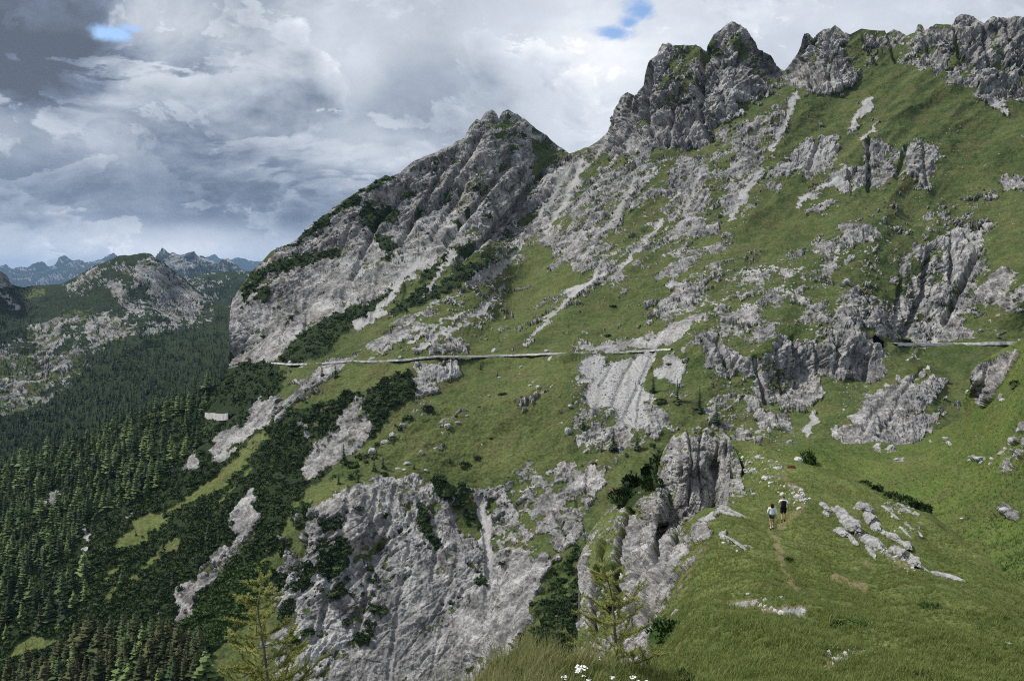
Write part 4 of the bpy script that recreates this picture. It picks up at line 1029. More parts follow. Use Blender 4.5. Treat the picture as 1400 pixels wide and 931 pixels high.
for pts, r in (([(142, 385), (160, 382), (180, 410), (200, 430), (190, 438), (165, 420), (150, 400)], 0.6), ([(150, 365), (210, 350), (250, 385), (275, 405), (280, 425), (255, 440), (225, 432), (205, 400), (180, 375)], 0.42), ([(205, 400), (230, 415), (250, 445), (240, 452), (215, 425)], 0.5),
               ([(30, 455), (70, 440), (85, 428), (110, 425), (130, 420), (120, 440), (90, 450), (75, 480), (60, 490)], 0.0), ([(0, 480), (60, 480), (110, 480), (110, 510), (70, 530), (40, 560), (0, 575), (-70, 570), (-70, 480)], -0.12), ([(120, 440), (150, 430), (180, 450), (170, 470), (140, 480), (120, 465)], 0.05),
               ([(195, 455), (215, 450), (235, 448), (215, 462), (200, 462)], 0.5), ([(255, 430), (270, 428), (268, 442), (258, 445)], 0.4), ([(88, 392), (130, 365), (140, 372), (110, 388), (95, 398)], 0.1), ([(90, 425), (60, 450), (75, 470), (72, 490), (60, 470)], 0.1)):
    F(pts, rock=r, scrub=0.4)
F([(0, 440), (100, 410), (150, 395), (170, 430), (120, 430), (60, 440), (0, 470)], rock=-0.8)
F([(20, 395), (60, 394), (70, 405), (30, 410)], scrub=0.35, light=0.2)
F([(150, 470), (320, 440), (320, 510), (200, 570), (60, 620), (-70, 660), (-70, 600), (60, 570)], rock=-1.0, scrub=1.0, light=0.12)
fc.blur(2)
mid = Sheet(-72, 440, MID_TOP, 760, DepthMap(MID_Z), 1.367, 1.367)
mid.smooth_normals(6)
mid_at, _, _ = relief(mid, fc, 1.7, gain=1.6, warp=6.0, thr=1.25, bedk=0.2, land=0.6, sang=-48)
MAT_MID = terrain_mat('far_pine_and_rock', 1.8, scrub_a=(0.008, 0.016, 0.007), scrub_b=(0.020, 0.034, 0.012), rock_b=(0.31, 0.305, 0.295))
mid_reg = np.zeros(mid.V.shape, int)
mid.build('pine_mountain', mid_at, MAT_MID)

def far_range(name, top, z_top, v_bot, z_bot, unit, cover, u0, u1, mat):
    pts = [(u, np.interp(u, [t[0] for t in top], [t[1] for t in top]), z_top) for u in np.linspace(u0, u1, 6)] + [(u, v_bot, z_bot) for u in np.linspace(u0, u1, 6)]
    sh = Sheet(u0, u1, top, v_bot, DepthMap(pts), 1.367, 1.367)
    at, _, _ = relief(sh, cover, unit, gain=1.5, warp=3.0)
    sh.build(name, at, mat)

r1 = Cover(rock=-0.3, scrub=0.9)
far_range('wooded_ridge', [(190, 420), (225, 395), (240, 382), (265, 377), (300, 373), (335, 370), (370, 369), (450, 380)], 4600, 470, 3200, 4.0, r1, 190, 450, MAT_MID)
r2 = Cover(rock=0.02, scrub=0.9)
r2.poly([(190, 375), (400, 375), (400, 420), (190, 420)], rock=-0.5)
r2.blur(6)
far_range('jagged_range', [(170, 392), (195, 372), (206, 358), (212, 350), (222, 339), (229, 343), (240, 345), (248, 350), (262, 347), (270, 352), (278, 352), (290, 357), (298, 361), (303, 355), (312, 353), (320, 358), (326, 362), (334, 372), (360, 378), (430, 380)], 11000, 430, 8600, 10.0, r2, 170, 430, MAT_MID)
r3 = Cover(rock=-0.45, scrub=1.0)
far_range('blue_range', [(-70, 362), (0, 365), (8, 363), (16, 367), (28, 366), (38, 369), (48, 362), (58, 360), (66, 364), (74, 362), (83, 354), (90, 352), (98, 355), (108, 354), (118, 360), (128, 360), (140, 357), (148, 352), (155, 349), (163, 354), (180, 362), (230, 366), (330, 368), (450, 372)], 22000, 420, 18000, 22.0, r3, -72, 450, MAT_MID)
far_range('pale_range', [(200, 366), (260, 360), (284, 353), (293, 348), (301, 354), (312, 357), (322, 354), (334, 354), (345, 357), (360, 359), (420, 362), (500, 366)], 31000, 410, 27000, 30.0, r3, 200, 500, MAT_MID)

# valley floor and land all round, far below
n = 64
vv = [(0.0, 0.0, -620.0)]
for rr, zz in ((3000, -620), (9000, -560), (44000, -500)):
    for i in range(n):
        a = 2 * math.pi * i / n
        vv.append((rr * math.cos(a), rr * math.sin(a), zz))
tr = [(0, 1 + i, 1 + (i + 1) % n) for i in range(n)]
qd = []
for k in (0, 1):
    for i in range(n):
        a, b = 1 + k * n + i, 1 + k * n + (i + 1) % n
        qd.append((a, a + n, b + n, b))
me = np_mesh('valley_floor', vv, quads=qd, tris=tr, mats=[MAT_MID])
add_attr(me, 'cover', np.tile([[0.0, 1.0, 0.0, 0.1]], (len(vv), 1)))
add_attr(me, 'tone', np.tile([[0.0, 0.0, 0.0, 1.0]], (len(vv), 1)))
tag(link(bpy.data.objects.new('valley_floor', me)), kind='structure')
# ================================================================ PLANTS
def leaf_mat(name, a, b, rough=0.8, trans=0.0, vary=0.35):
    m, N = new_mat(name)
    oi = N.n('ShaderNodeObjectInfo')
    tc = N.n('ShaderNodeTexCoord')
    n1 = N.noise(tc.outputs['Object'], 3.0, 3, 0.6)
    f = N.math('ADD', N.math('MULTIPLY', oi.outputs['Random'], 0.65), N.math('MULTIPLY', n1, 0.5))
    col = N.mix(N.smooth(f, 0.15, 0.95), a, b)
    b_ = principled(N, col, rough, 0.15)
    if trans:                       # thin blades let light through
        out = [x for x in N.t.nodes if x.type == 'OUTPUT_MATERIAL'][0]
        tr = N.n('ShaderNodeBsdfTranslucent')
        N.put(tr.inputs[0], N.mix(0.5, col, b))
        ms = N.n('ShaderNodeMixShader')
        ms.inputs[0].default_value = trans
        N.put(ms.inputs[1], b_.outputs[0])
        N.put(ms.inputs[2], tr.outputs[0])
        N.put(out.inputs[0], ms.outputs[0])
    return m

M_SPRUCE = leaf_mat('spruce_needles', (0.015, 0.030, 0.014), (0.044, 0.070, 0.028))
M_LARCH = leaf_mat('larch_crown', (0.030, 0.062, 0.021), (0.135, 0.185, 0.062))
M_DRYLARCH = leaf_mat('larch_crown_dry', (0.034, 0.048, 0.018), (0.080, 0.088, 0.034))
M_PINE = leaf_mat('dwarf_pine_needles', (0.016, 0.031, 0.011), (0.052, 0.080, 0.025))
M_SHRUB = leaf_mat('shrub_leaves', (0.030, 0.060, 0.014), (0.060, 0.105, 0.026))
M_TURF = leaf_mat('turf_blades', (0.100, 0.155, 0.036), (0.235, 0.262, 0.088), 0.8, 0.42)
M_HAY = leaf_mat('tall_grass_stems', (0.14, 0.19, 0.055), (0.38, 0.36, 0.17), 0.8, 0.45)
M_RUST = leaf_mat('rust_red_leaves', (0.16, 0.055, 0.040), (0.25, 0.105, 0.075))
M_WEED = leaf_mat('broad_leaves', (0.030, 0.062, 0.014), (0.062, 0.110, 0.024))
mb, N_ = new_mat('bark')
_tc = N_.n('ShaderNodeTexCoord')
principled(N_, N_.mix(N_.noise(_tc.outputs['Object'], 30, 3, 0.6), (0.07, 0.055, 0.042), (0.20, 0.17, 0.14)), 0.95, 0.1)
M_BARK = mb

def conifer(seed, tiers=13, spread=0.20, droop=0.35, per=8, gap=0.06):
    """crown of ragged drooping sprays round a stem of height 1: (crown verts, tris), (trunk verts, tris)"""
    r = np.random.default_rng(seed)
    V, T = [], []
    for k in range(tiers):
        t = k / (tiers - 1)
        z = gap + (0.97 - gap) * t ** 0.92
        rad = spread * (1 - t) ** 0.85 * r.uniform(0.8, 1.2) + 0.012
        m = max(4, int(per * (1 - 0.45 * t)))
        a0 = r.uniform(0, 6.28)
        for i in range(m):
            if r.random() < 0.10:
                continue
            a = a0 + 6.283 * i / m + r.normal(0, 0.22)
            L = rad * r.uniform(0.65, 1.25)
            w = L * r.uniform(0.30, 0.48) + 0.008
            c, s = math.cos(a), math.sin(a)
            tip = (c * L, s * L, z - droop * L + r.normal(0, 0.012))
            mid = (c * L * 0.55, s * L * 0.55, z - droop * L * 0.35 + 0.01)
            l = (mid[0] - s * w, mid[1] + c * w, mid[2] - 0.030)
            q = (mid[0] + s * w, mid[1] - c * w, mid[2] - 0.030)
            o = (c * 0.004, s * 0.004, z + 0.022)
            b = len(V)
            V += [o, l, tip, q, mid]
            T += [(b, b + 1, b + 4), (b + 1, b + 2, b + 4), (b + 2, b + 3, b + 4), (b + 3, b, b + 4)]
    b = len(V)
    V += [(0.012, 0, 0.93), (-0.006, 0.01, 0.93), (-0.006, -0.01, 0.93), (0, 0, 1.02)]
    T += [(b, b + 1, b + 3), (b + 1, b + 2, b + 3), (b + 2, b, b + 3)]
    tv, tt = [], []
    for zz, rr in ((-0.05, 0.018), (0.5, 0.011), (0.95, 0.003)):
        for i in range(5):
            a = 6.283 * i / 5
            tv.append((rr * math.cos(a), rr * math.sin(a), zz))
    for k in range(2):
        for i in range(5):
            p, q = k * 5 + i, k * 5 + (i + 1) % 5
            tt += [(p, q, q + 5), (p, q + 5, p + 5)]
    return (np.array(V), np.array(T)), (np.array(tv), np.array(tt))

def bush(seed, n=90, flat=0.62, leaf=0.20, core=True):
    """dome of upturned needle sprays, radius 1"""
    r = np.random.default_rng(seed)
    V, T = [], []
    lob = [(r.uniform(-0.5, 0.5), r.uniform(-0.5, 0.5), r.uniform(0.35, 0.6)) for _ in range(5)]
    for i in range(n):
        lx, ly, lr = lob[r.integers(5)]
        a, e = r.uniform(0, 6.283), math.asin(r.uniform(0.0, 1.0))
        x, y, z = lx + lr * math.cos(a) * math.cos(e), ly + lr * math.sin(a) * math.cos(e), flat * (0.12 + lr * 1.35 * math.sin(e))
        p = np.array([x, y, z]) * r.uniform(0.85, 1.03)
        d = np.array([x - lx * 0.5, y - ly * 0.5, 0.55]) + r.normal(0, 0.25, 3)
        d /= np.linalg.norm(d)
        s = np.cross(d, r.normal(size=3))
        s /= np.linalg.norm(s)
        L, w = leaf * r.uniform(0.7, 1.4), leaf * r.uniform(0.25, 0.5)
        b = len(V)
        V += [p - s * w, p + s * w, p + d * L]
        T += [(b, b + 1, b + 2)]
        s2 = np.cross(d, s)
        V += [p - s2 * w, p + s2 * w, p + d * L * 0.9]
        T += [(b + 3, b + 4, b + 5)]
    if core:
        for lx, ly, lr in lob:
            b = len(V)
            m = 7
            for ring, (cr_, cz) in enumerate(((1.0, 0.0), (0.8, 0.6), (0.0, 1.05))):
                for i in range(m):
                    a = 6.283 * i / m
                    j = r.uniform(0.85, 1.1)
                    V.append(np.array([lx + lr * 0.92 * cr_ * j * math.cos(a), ly + lr * 0.92 * cr_ * j * math.sin(a), flat * lr * 1.25 * cz * j - 0.05]))
            for k in range(2):
                for i in range(m):
                    p, q = b + k * m + i, b + k * m + (i + 1) % m
                    T += [(p, q, q + m), (p, q + m, p + m)]
    return np.array(V), np.array(T)

def tuft(seed, blades=7, bend=0.5, width=0.035, spread=0.35):
    r = np.random.default_rng(seed)
    V, T = [], []
    for i in range(blades):
        a = r.uniform(0, 6.283)
        c, s = math.cos(a), math.sin(a)
        x0, y0 = r.normal(0, spread * 0.4, 2)
        h = r.uniform(0.55, 1.1)
        bd = bend * r.uniform(0.3, 1.2)
        w = width * r.uniform(0.7, 1.3)
        b = len(V)
        V += [(x0 - s * w, y0 + c * w, -0.06), (x0 + s * w, y0 - c * w, -0.06), (x0 + c * bd * 0.3 - s * w * 0.7, y0 + s * bd * 0.3 + c * w * 0.7, h * 0.6),
              (x0 + c * bd * 0.3 + s * w * 0.7, y0 + s * bd * 0.3 - c * w * 0.7, h * 0.6), (x0 + c * bd, y0 + s * bd, h)]
        T += [(b, b + 1, b + 3), (b, b + 3, b + 2), (b + 2, b + 3, b + 4)]
    return np.array(V), np.array(T)

def scatter(name, proto, pts, rot, scl, mat, label_kind='stuff'):
    """ground cover nobody could count: one object that carries its own pattern and the points it grows on"""
    pv, pt = proto
    n0 = len(pv)
    verts = np.concatenate([pv, np.asarray(pts)], 0)
    me = np_mesh(name, verts, tris=pt, mats=[mat])
    pr = np.zeros(len(verts), bool)
    pr[:n0] = True
    at = me.attributes.new('is_pattern', 'BOOLEAN', 'POINT')
    at.data.foreach_set('value', pr)
    rr = np.zeros((len(verts), 3), np.float32)
    rr[n0:] = rot
    at = me.attributes.new('turn', 'FLOAT_VECTOR', 'POINT')
    at.data.foreach_set('vector', rr.ravel())
    ss = np.ones((len(verts), 3), np.float32)
    ss[n0:] = np.asarray(scl) if np.ndim(scl) == 2 else np.asarray(scl)[:, None]
    at = me.attributes.new('size', 'FLOAT_VECTOR', 'POINT')
    at.data.foreach_set('vector', ss.ravel())
    o = link(bpy.data.objects.new(name, me))
    tag(o, kind='stuff')
    ng = bpy.data.node_groups.new(name, 'GeometryNodeTree')
    ng.interface.new_socket('Geometry', in_out='INPUT', socket_type='NodeSocketGeometry')
    ng.interface.new_socket('Geometry', in_out='OUTPUT', socket_type='NodeSocketGeometry')
    gi, go = ng.nodes.new('NodeGroupInput'), ng.nodes.new('NodeGroupOutput')
    def named(nm, ty):
        nd = ng.nodes.new('GeometryNodeInputNamedAttribute')
        nd.data_type = ty
        nd.inputs['Name'].default_value = nm
        return nd.outputs[0]
    sg = ng.nodes.new('GeometryNodeSeparateGeometry')
    sg.domain = 'POINT'
    ip = ng.nodes.new('GeometryNodeInstanceOnPoints')
    er = ng.nodes.new('FunctionNodeEulerToRotation')
    L = ng.links.new
    L(gi.outputs[0], sg.inputs['Geometry'])
    L(named('is_pattern', 'BOOLEAN'), sg.inputs['Selection'])
    L(sg.outputs['Inverted'], ip.inputs['Points'])
    L(sg.outputs['Selection'], ip.inputs['Instance'])
    L(named('turn', 'FLOAT_VECTOR'), er.inputs[0])
    L(er.outputs[0], ip.inputs['Rotation'])
    L(named('size', 'FLOAT_VECTOR'), ip.inputs['Scale'])
    L(ip.outputs[0], go.inputs[0])
    md = o.modifiers.new('grow', 'NODES')
    md.node_group = ng
    return o

def pick(sh, weight, n, seed=0):
    """n places on a sheet, drawn in proportion to a weight per vertex"""
    r = np.random.default_rng(seed)
    w = np.clip(weight, 0, None).ravel().astype(np.float64)
    fold = np.zeros(sh.V.shape, bool)
    fold[1:] = (sh.V[1:] - sh.V[:-1]) < 1e-6
    fold[0] = True
    w[fold.ravel()] = 0
    ix = r.choice(len(w), size=min(n, int((w > 0).sum())), replace=False, p=w / w.sum())
    return ix

def region(polys):
    c = Cover(rock=0.0)
    for p, v in polys:
        c.poly(p, rock=v)
    c.blur(2, ('rock',))
    return c

# ---------------------------------------------------------------- conifer forest on the left
SPR = [conifer(s, 12, 0.17, 0.40, 7) for s in (1, 2, 3)]
LAR = [conifer(s, 11, 0.25, 0.12, 7, 0.08) for s in (4, 5, 6)]
forest = region([([(-60, 660), (0, 640), (60, 614), (130, 588), (200, 560), (255, 540), (290, 540), (285, 570), (262, 600), (240, 640), (205, 690), (150, 705), (118, 722), (100, 765), (60, 800), (20, 830), (0, 870), (-60, 890)], 1.0),
                 ([(200, 600), (290, 590), (280, 620), (230, 650)], 0.45), ([(52, 688), (95, 670), (90, 700), (60, 702)], 0.0),
                 ([(0, 830), (100, 770), (140, 800), (100, 850), (40, 880), (-40, 920)], 0.25),
                 ([(100, 880), (150, 860), (215, 880), (270, 880), (290, 940), (80, 950)], 0.8), ([(-20, 930), (60, 905), (100, 900), (100, 960), (-20, 960)], 0.5),
                 ([(120, 740), (330, 640), (340, 700), (240, 820), (140, 850)], 0.035), ([(215, 520), (300, 500), (290, 545), (240, 550)], 0.25)])
fw = forest.get('rock', main.U, main.V)
tr_r = np.random.default_rng(5)
cand = pick(main, fw, 9000, 6)
grid, chosen = {}, []
for ix in cand:
    u, v = main.U.ravel()[ix], main.V.ravel()[ix]
    w = fw.ravel()[ix]
    sp = 8.6 / math.sqrt(max(w, 0.03))
    cell = (int(u // 12), int(v // 12))
    ok = True
    for a in range(-3, 4):
        for b in range(-3, 4):
            for (x, y) in grid.get((cell[0] + a, cell[1] + b), ()):
                if abs(x - u) < sp and abs(y - v) < sp * 0.75 and math.hypot(x - u, (y - v) * 1.3) < sp:
                    ok = False
                    break
            if not ok:
                break
        if not ok:
            break
    if ok:
        grid.setdefault(cell, []).append((u, v))
        chosen.append(ix)
trees = []
for ix in chosen:
    u, v = main.U.ravel()[ix], main.V.ravel()[ix]
    p = main.P.reshape(-1, 3)[ix]
    d = np.linalg.norm(p)
    low = v > 855
    h = (tr_r.uniform(13, 21) if not low else tr_r.uniform(12, 19)) * (tr_r.uniform(0.45, 0.8) if tr_r.random() < 0.35 else 1.0)
    if 120 < u < 340 and 640 < v < 850 and fw.ravel()[ix] < 0.2:
        h *= 0.6
    kind = 'dry' if (low and tr_r.random() < 0.7) else ('spruce' if tr_r.random() < 0.38 else 'larch')
    trees.append((h / d, u, v, p, h, kind))
trees.sort(key=lambda t: -t[0])

def tree_thing(name, proto, crown_mat, p, h, rz, wide, label, cat, group, cache={}):
    key = (id(proto[0][0]), crown_mat.name)
    if key not in cache:
        (cv, ct), (tv, tt) = proto
        cache[key] = (np_mesh('crown', cv, tris=ct, mats=[crown_mat]), np_mesh('trunk', tv, tris=tt, mats=[M_BARK]))
    e = empty(name, p, rz)
    e.scale = (h * wide, h * wide, h)
    tag(e, label, cat, group)
    link(bpy.data.objects.new('crown', cache[key][0]), e)
    link(bpy.data.objects.new('trunk', cache[key][1]), e)
    return e

LBL = {'larch': ('larch_tree', 'mid green larch standing in the dense forest on the valley side', 'larches of the valley forest', M_LARCH),
       'spruce': ('spruce_tree', 'dark narrow spruce standing among the larches of the valley forest', 'spruces of the valley forest', M_SPRUCE),
       'dry': ('larch_tree', 'brownish green larch at the foot of the forested slope', 'brownish larches at the forest foot', M_DRYLARCH)}
for i, (s, u, v, p, h, kind) in enumerate(trees[:300]):
    nm, lb, gr, mt = LBL[kind]
    tree_thing(nm, (SPR if kind == 'spruce' else LAR)[i % 3], mt, Vector(p) - Vector((0, 0, 0.5)), h, tr_r.uniform(0, 6.28), tr_r.uniform(0.8, 1.5), lb, 'tree', gr)
rest = trees[300:]
for kind, prot, mt, nm in (('larch', LAR[0], M_LARCH, 'larch_forest'), ('spruce', SPR[1], M_SPRUCE, 'spruce_forest'), ('dry', LAR[1], M_DRYLARCH, 'brown_larch_forest')):
    rr = [t for t in rest if t[5] == kind]
    if rr:
        n = len(rr)
        rot = np.zeros((n, 3)); rot[:, 2] = tr_r.uniform(0, 6.28, n)
        hh = np.array([t[4] for t in rr])
        wd = tr_r.uniform(0.85, 1.2, n)
        scatter(nm, prot[0], np.array([t[3] for t in rr]), rot, np.stack([hh * wd, hh * wd, hh], -1), mt)
# the wood on the far valley side, too distant to count
mid_w = np.clip(fc.get('scrub', mid.U, mid.V) - 0.3, 0, 1) * (fc.get('rock', mid.U, mid.V) < -0.4) * sstep(mid.V.ravel(), 425, 480).reshape(mid.V.shape)
ix = pick(mid, mid_w, 7500, 17)
rr_ = np.random.default_rng(18)
hh = rr_.uniform(7, 17, len(ix)); wd = hh * rr_.uniform(1.1, 1.8, len(ix))
scatter('far_forest', SPR[0][0], mid.P.reshape(-1, 3)[ix], np.stack([hh * 0, hh * 0, rr_.uniform(0, 6.28, len(ix))], -1), np.stack([wd, wd, hh], -1), M_SPRUCE)
# broadleaved shrubs between the trees
ix = pick(main, np.clip(fw, 0.1, 0.7) * (fw > 0.02), 1600, 15)
rr_ = np.random.default_rng(16)
scatter('forest_undergrowth', bush(14, 60, 0.9, 0.26), main.P.reshape(-1, 3)[ix], np.stack([rr_.normal(0, 0.15, len(ix)), rr_.normal(0, 0.15, len(ix)), rr_.uniform(0, 6.28, len(ix))], -1), rr_.uniform(1.5, 3.4, len(ix)), M_SHRUB)
print('trees', len(trees), round(time.time() - T0, 1))

# ---------------------------------------------------------------- dwarf pine carpets
BU = [bush(s, 44, 0.6, 0.30) for s in (11, 12, 13)]
avoid = region([([(280, 552), (325, 552), (325, 577), (280, 577)], 1.0)]).get('rock', main.U, main.V)
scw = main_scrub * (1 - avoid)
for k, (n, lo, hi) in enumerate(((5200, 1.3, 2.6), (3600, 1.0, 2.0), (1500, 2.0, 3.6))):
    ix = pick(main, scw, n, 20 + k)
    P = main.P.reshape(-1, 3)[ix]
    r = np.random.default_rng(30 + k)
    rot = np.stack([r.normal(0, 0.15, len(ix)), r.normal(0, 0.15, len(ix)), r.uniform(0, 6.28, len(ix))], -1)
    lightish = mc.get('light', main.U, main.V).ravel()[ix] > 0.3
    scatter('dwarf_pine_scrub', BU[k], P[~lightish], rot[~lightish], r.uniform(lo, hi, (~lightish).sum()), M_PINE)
    if lightish.sum() > 5:
        scatter('green_alder_scrub', BU[k], P[lightish], rot[lightish], r.uniform(lo, hi, lightish.sum()), M_SHRUB)

# ---------------------------------------------------------------- single spruces on the meadows
for (u, v, px, lb) in ((925, 554, 28, 'dark spruce right of the scree fan, nearest to its edge'), (955, 563, 28, 'dark spruce on the turf below the crag, right of the one by the scree'), (979, 580, 26, 'spruce just above the rock pinnacle on the meadow'),
                       (840, 619, 27, 'tall dark spruce above the gully, left of the dwarf pines'), (823, 619, 13, 'short dark spruce beside the taller one above the gully'), (797, 588, 19, 'small spruce on the meadow left of the scree tongue'),
                       (872, 618, 22, 'spruce at the foot of the scree tongue'), (893, 536, 19, 'dark spruce on the right edge of the scree tongue'), (458, 513, 17, 'slim spruce on the bright meadow left below the road'),
                       (440, 513, 14, 'slim spruce on the rock edge below the road'), (657, 497, 9, 'tiny spruce right under the road wall'), (680, 506, 7, 'tiny spruce on the meadow a little below the road'),
                       (471, 632, 22, 'dark spruce at the base of the pale rock face'), (511, 642, 15, 'left one of two dark spruces on the spur above the great cliff'), (524, 637, 16, 'right one of two dark spruces on the spur above the great cliff'),
                       (615, 626, 11, 'small spruce on the bright meadow above the great cliff'), (566, 640, 9, 'tiny spruce beside the white stones above the cliff'), (599, 648, 11, 'small spruce on the very brow of the great cliff'),
                       (490, 656, 15, 'spruce on the left shoulder of the great cliff'), (463, 662, 13, 'spruce at the left end of the great cliff'), (948, 418, 11, 'lone little spruce on the crag above the road'), (416, 575, 12, 'small spruce in the dwarf pine under the road')):
    p = main.at(u, v)
    h = px * p.y / FOC * 1.2
    tree_thing('spruce_tree', SPR[(u + v) % 3], M_SPRUCE, p - Vector((0, 0, 0.3)), h, u % 6, 1.35, lb, 'tree', 'spruces scattered on the meadows')

# ---------------------------------------------------------------- single dwarf pines
BIG = [bush(s, 260, 0.8, 0.17) for s in (21, 22, 23)]
BIGM = [np_mesh('dwarf_pine', v, tris=t, mats=[M_PINE]) for v, t in BIG]
SHRM = [np_mesh('shrub', v, tris=t, mats=[M_SHRUB]) for v, t in BIG[:2]]
def shrub(name, sh, u, v, px, tall, label, cat, group, mesh, k=0):
    p = sh.at(u, v)
    o = bpy.data.objects.new(name, mesh)
    s = px * p.y / FOC / 2
    o.location = p - Vector((0, 0, 0.1 * s))
    o.scale = (s, s, s * tall)
    o.rotation_euler = (0, 0, (u * 7.3 + v) % 6.28)
    link(o)
    return tag(o, label, cat, group)
for i, (u, v, px, tl, lb) in enumerate(((585, 565, 18, 1.0, 'round dark dwarf pine on the middle of the bright meadow'), (688, 538, 17, 0.7, 'flat dark dwarf pine on the upper meadow'), (638, 630, 24, 0.9, 'broad dark dwarf pine near the cliff brow'),
    (606, 672, 30, 1.1, 'big dark dwarf pine hanging over the cliff edge'), (615, 680, 20, 1.1, 'lower dark dwarf pine just over the cliff edge'), (525, 647, 16, 0.8, 'low dwarf pine on the cliff brow by the white stones'), (653, 619, 13, 0.6, 'small flat dwarf pine above the broad one'),
    (837, 416, 16, 0.7, 'dark dwarf pine high above the road'), (831, 460, 14, 0.8, 'dark dwarf pine above the road cutting'), (903, 556, 18, 0.8, 'dwarf pine right of the scree tongue'), (470, 540, 12, 0.9, 'round bush at the top edge of the rock face'),
    (475, 538, 20, 0.9, 'larger round bush beside the top of the rock face'), (915, 498, 9, 0.8, 'little bush on the upper right of the scree'), (813, 638, 13, 0.9, 'dark bush on the gully rim'), (655, 560, 7, 0.8, 'tiny bush in the middle of the meadow'),
    (623, 572, 6, 0.8, 'tiny bush beside the stones on the meadow'), (670, 593, 9, 0.6, 'flat little bush on the lower meadow'), (582, 720, 26, 0.8, 'dark bush on a ledge of the great cliff'), (1387, 527, 22, 1.1, 'dark bush beside the crag on the right slope'))):
    sh = bowl if u > 1340 else main
    shrub('dwarf_pine', sh, u, v, px, tl, lb, 'bush', 'dwarf pines scattered on the meadows', BIGM[i % 3])
for i, (u, v, px, tl, lb) in enumerate(((905, 640, 40, 1.5, 'dark dwarf pine close against the left of the pinnacle'), (890, 668, 44, 1.4, 'dark dwarf pine below the one at the pinnacle'), (868, 665, 40, 1.4, 'dark dwarf pine in the middle of the flank thicket'),
    (858, 686, 40, 1.2, 'lowest dark dwarf pine of the flank thicket'), (885, 648, 34, 1.6, 'tall dark dwarf pine between the thicket and the pinnacle'), (830, 800, 30, 1.1, 'dark bush between rock ribs of the flank'), (836, 835, 26, 1.1, 'lower dark bush between rock ribs of the flank'))):
    shrub('dwarf_pine', near, u, v, px, tl, lb, 'bush', 'dwarf pines on the ridge flank', BIGM[i % 3])
for i, (u, v, px, tl, lb) in enumerate(((1181, 664, 22, 0.8, 'low dwarf pine at the left end of the row on the ridge edge'), (1198, 670, 26, 1.0, 'second dwarf pine from the left of the row on the ridge edge'), (1216, 680, 30, 1.0, 'third dwarf pine from the left of the row on the ridge edge'),
    (1236, 690, 32, 1.1, 'third dwarf pine from the right end of the row on the ridge edge'), (1253, 697, 30, 1.2, 'second dwarf pine from the right end of the row on the ridge edge'), (1264, 700, 22, 1.5, 'upright dwarf pine at the right end of the row on the ridge edge'))):
    shrub('dwarf_pine', near, u, v - 2, px, tl, lb, 'bush', 'row of dwarf pines on the ridge edge', BIGM[i % 3])
shrub('green_shrub', near, 1080, 762, 17, 1.0, 'single round green bush on the turf below the hikers', 'bush', None, SHRM[0])
shrub('green_shrub', bowl, 1106, 634, 38, 1.5, 'loose green shrub standing behind the ridge', 'bush', None, SHRM[1])
for (u, v, px, lb) in ((1180, 862, 60, 'broad dark green weed patch in the middle of the near slope'), (1150, 858, 34, 'low weed patch left of the broad one on the near slope'), (1275, 828, 36, 'dark weed patch on the right of the near slope')):
    shrub('weed_clump', near, u, v, px, 0.55, lb, 'plant', 'weed patches on the near slope', SHRM[0])
shrub('rust_shrub', near, 1083, 640, 14, 0.6, 'rust red little shrub beside the path beyond the hikers', 'bush', None, np_mesh('rust_shrub', *[BIG[0][0]], tris=BIG[0][1], mats=[M_RUST]))
shrub('green_shrub', knoll, 930, 936, 60, 1.1, 'leafy green shrub at the edge of the knoll', 'bush', None, SHRM[1])
shrub('green_shrub', near, 925, 880, 70, 0.9, 'leafy green shrub on the rocky lip of the slope', 'bush', None, SHRM[0])

# ---------------------------------------------------------------- turf of the near ridge, and the long grass at our feet
gw = (1 - near_rock) * (1 - np.clip(nc.get('dirt', near.U, near.V), 0, 0.85))
TU = [tuft(1, 7, 0.5, 0.045, 0.5), tuft(2, 6, 0.8, 0.04, 0.6)]
for k, (n, lo, hi) in enumerate(((42000, 0.08, 0.19), (26000, 0.06, 0.15))):
    ix = pick(near, gw, n, 50 + k)
    P = near.P.reshape(-1, 3)[ix]
    r = np.random.default_rng(60 + k)
    patch = fbm(P.astype(np.float32) * 0.5, 3, 0.6, 3)
    rot = np.stack([r.normal(0, 0.2, len(ix)), r.normal(0, 0.2, len(ix)), r.uniform(0, 6.28, len(ix))], -1)
    scatter('turf', TU[k], P, rot, r.uniform(lo, hi, len(ix)) * (1.0 + 1.1 * np.clip(patch, -0.5, 1)), M_TURF)
bw = (1 - bowl_rock)
ix = pick(bowl, bw, 16000, 70)
r = np.random.default_rng(71)
scatter('bowl_turf', TU[1], bowl.P.reshape(-1, 3)[ix], np.stack([r.normal(0, 0.2, len(ix)), r.normal(0, 0.2, len(ix)), r.uniform(0, 6.28, len(ix))], -1), r.uniform(0.15, 0.42, len(ix)), M_WEED)
kP = knoll.P.reshape(-1, 3)
kw = np.where(knoll.U > 560, 1.0, 0.15) * np.where(knoll.V < 1010, 1.0, 0.3)
ix = pick(knoll, kw, 9000, 80)
r = np.random.default_rng(81)
jit = r.normal(0, 0.03, (len(ix), 3)) * [1, 1, 0]
scatter('knoll_turf', TU[0], kP[ix] + jit, np.stack([r.normal(0, 0.2, len(ix)), r.normal(0, 0.2, len(ix)), r.uniform(0, 6.28, len(ix))], -1), r.uniform(0.08, 0.20, len(ix)), M_TURF)
ix = pick(knoll, kw * np.where(knoll.U < 830, 1.0, 0.25) * (knoll.V < 1000) * np.where((knoll.U > 755) & (knoll.V > 926), 0.12, 1.0), 850, 82)
jit = r.normal(0, 0.05, (len(ix), 3)) * [1, 1, 0]
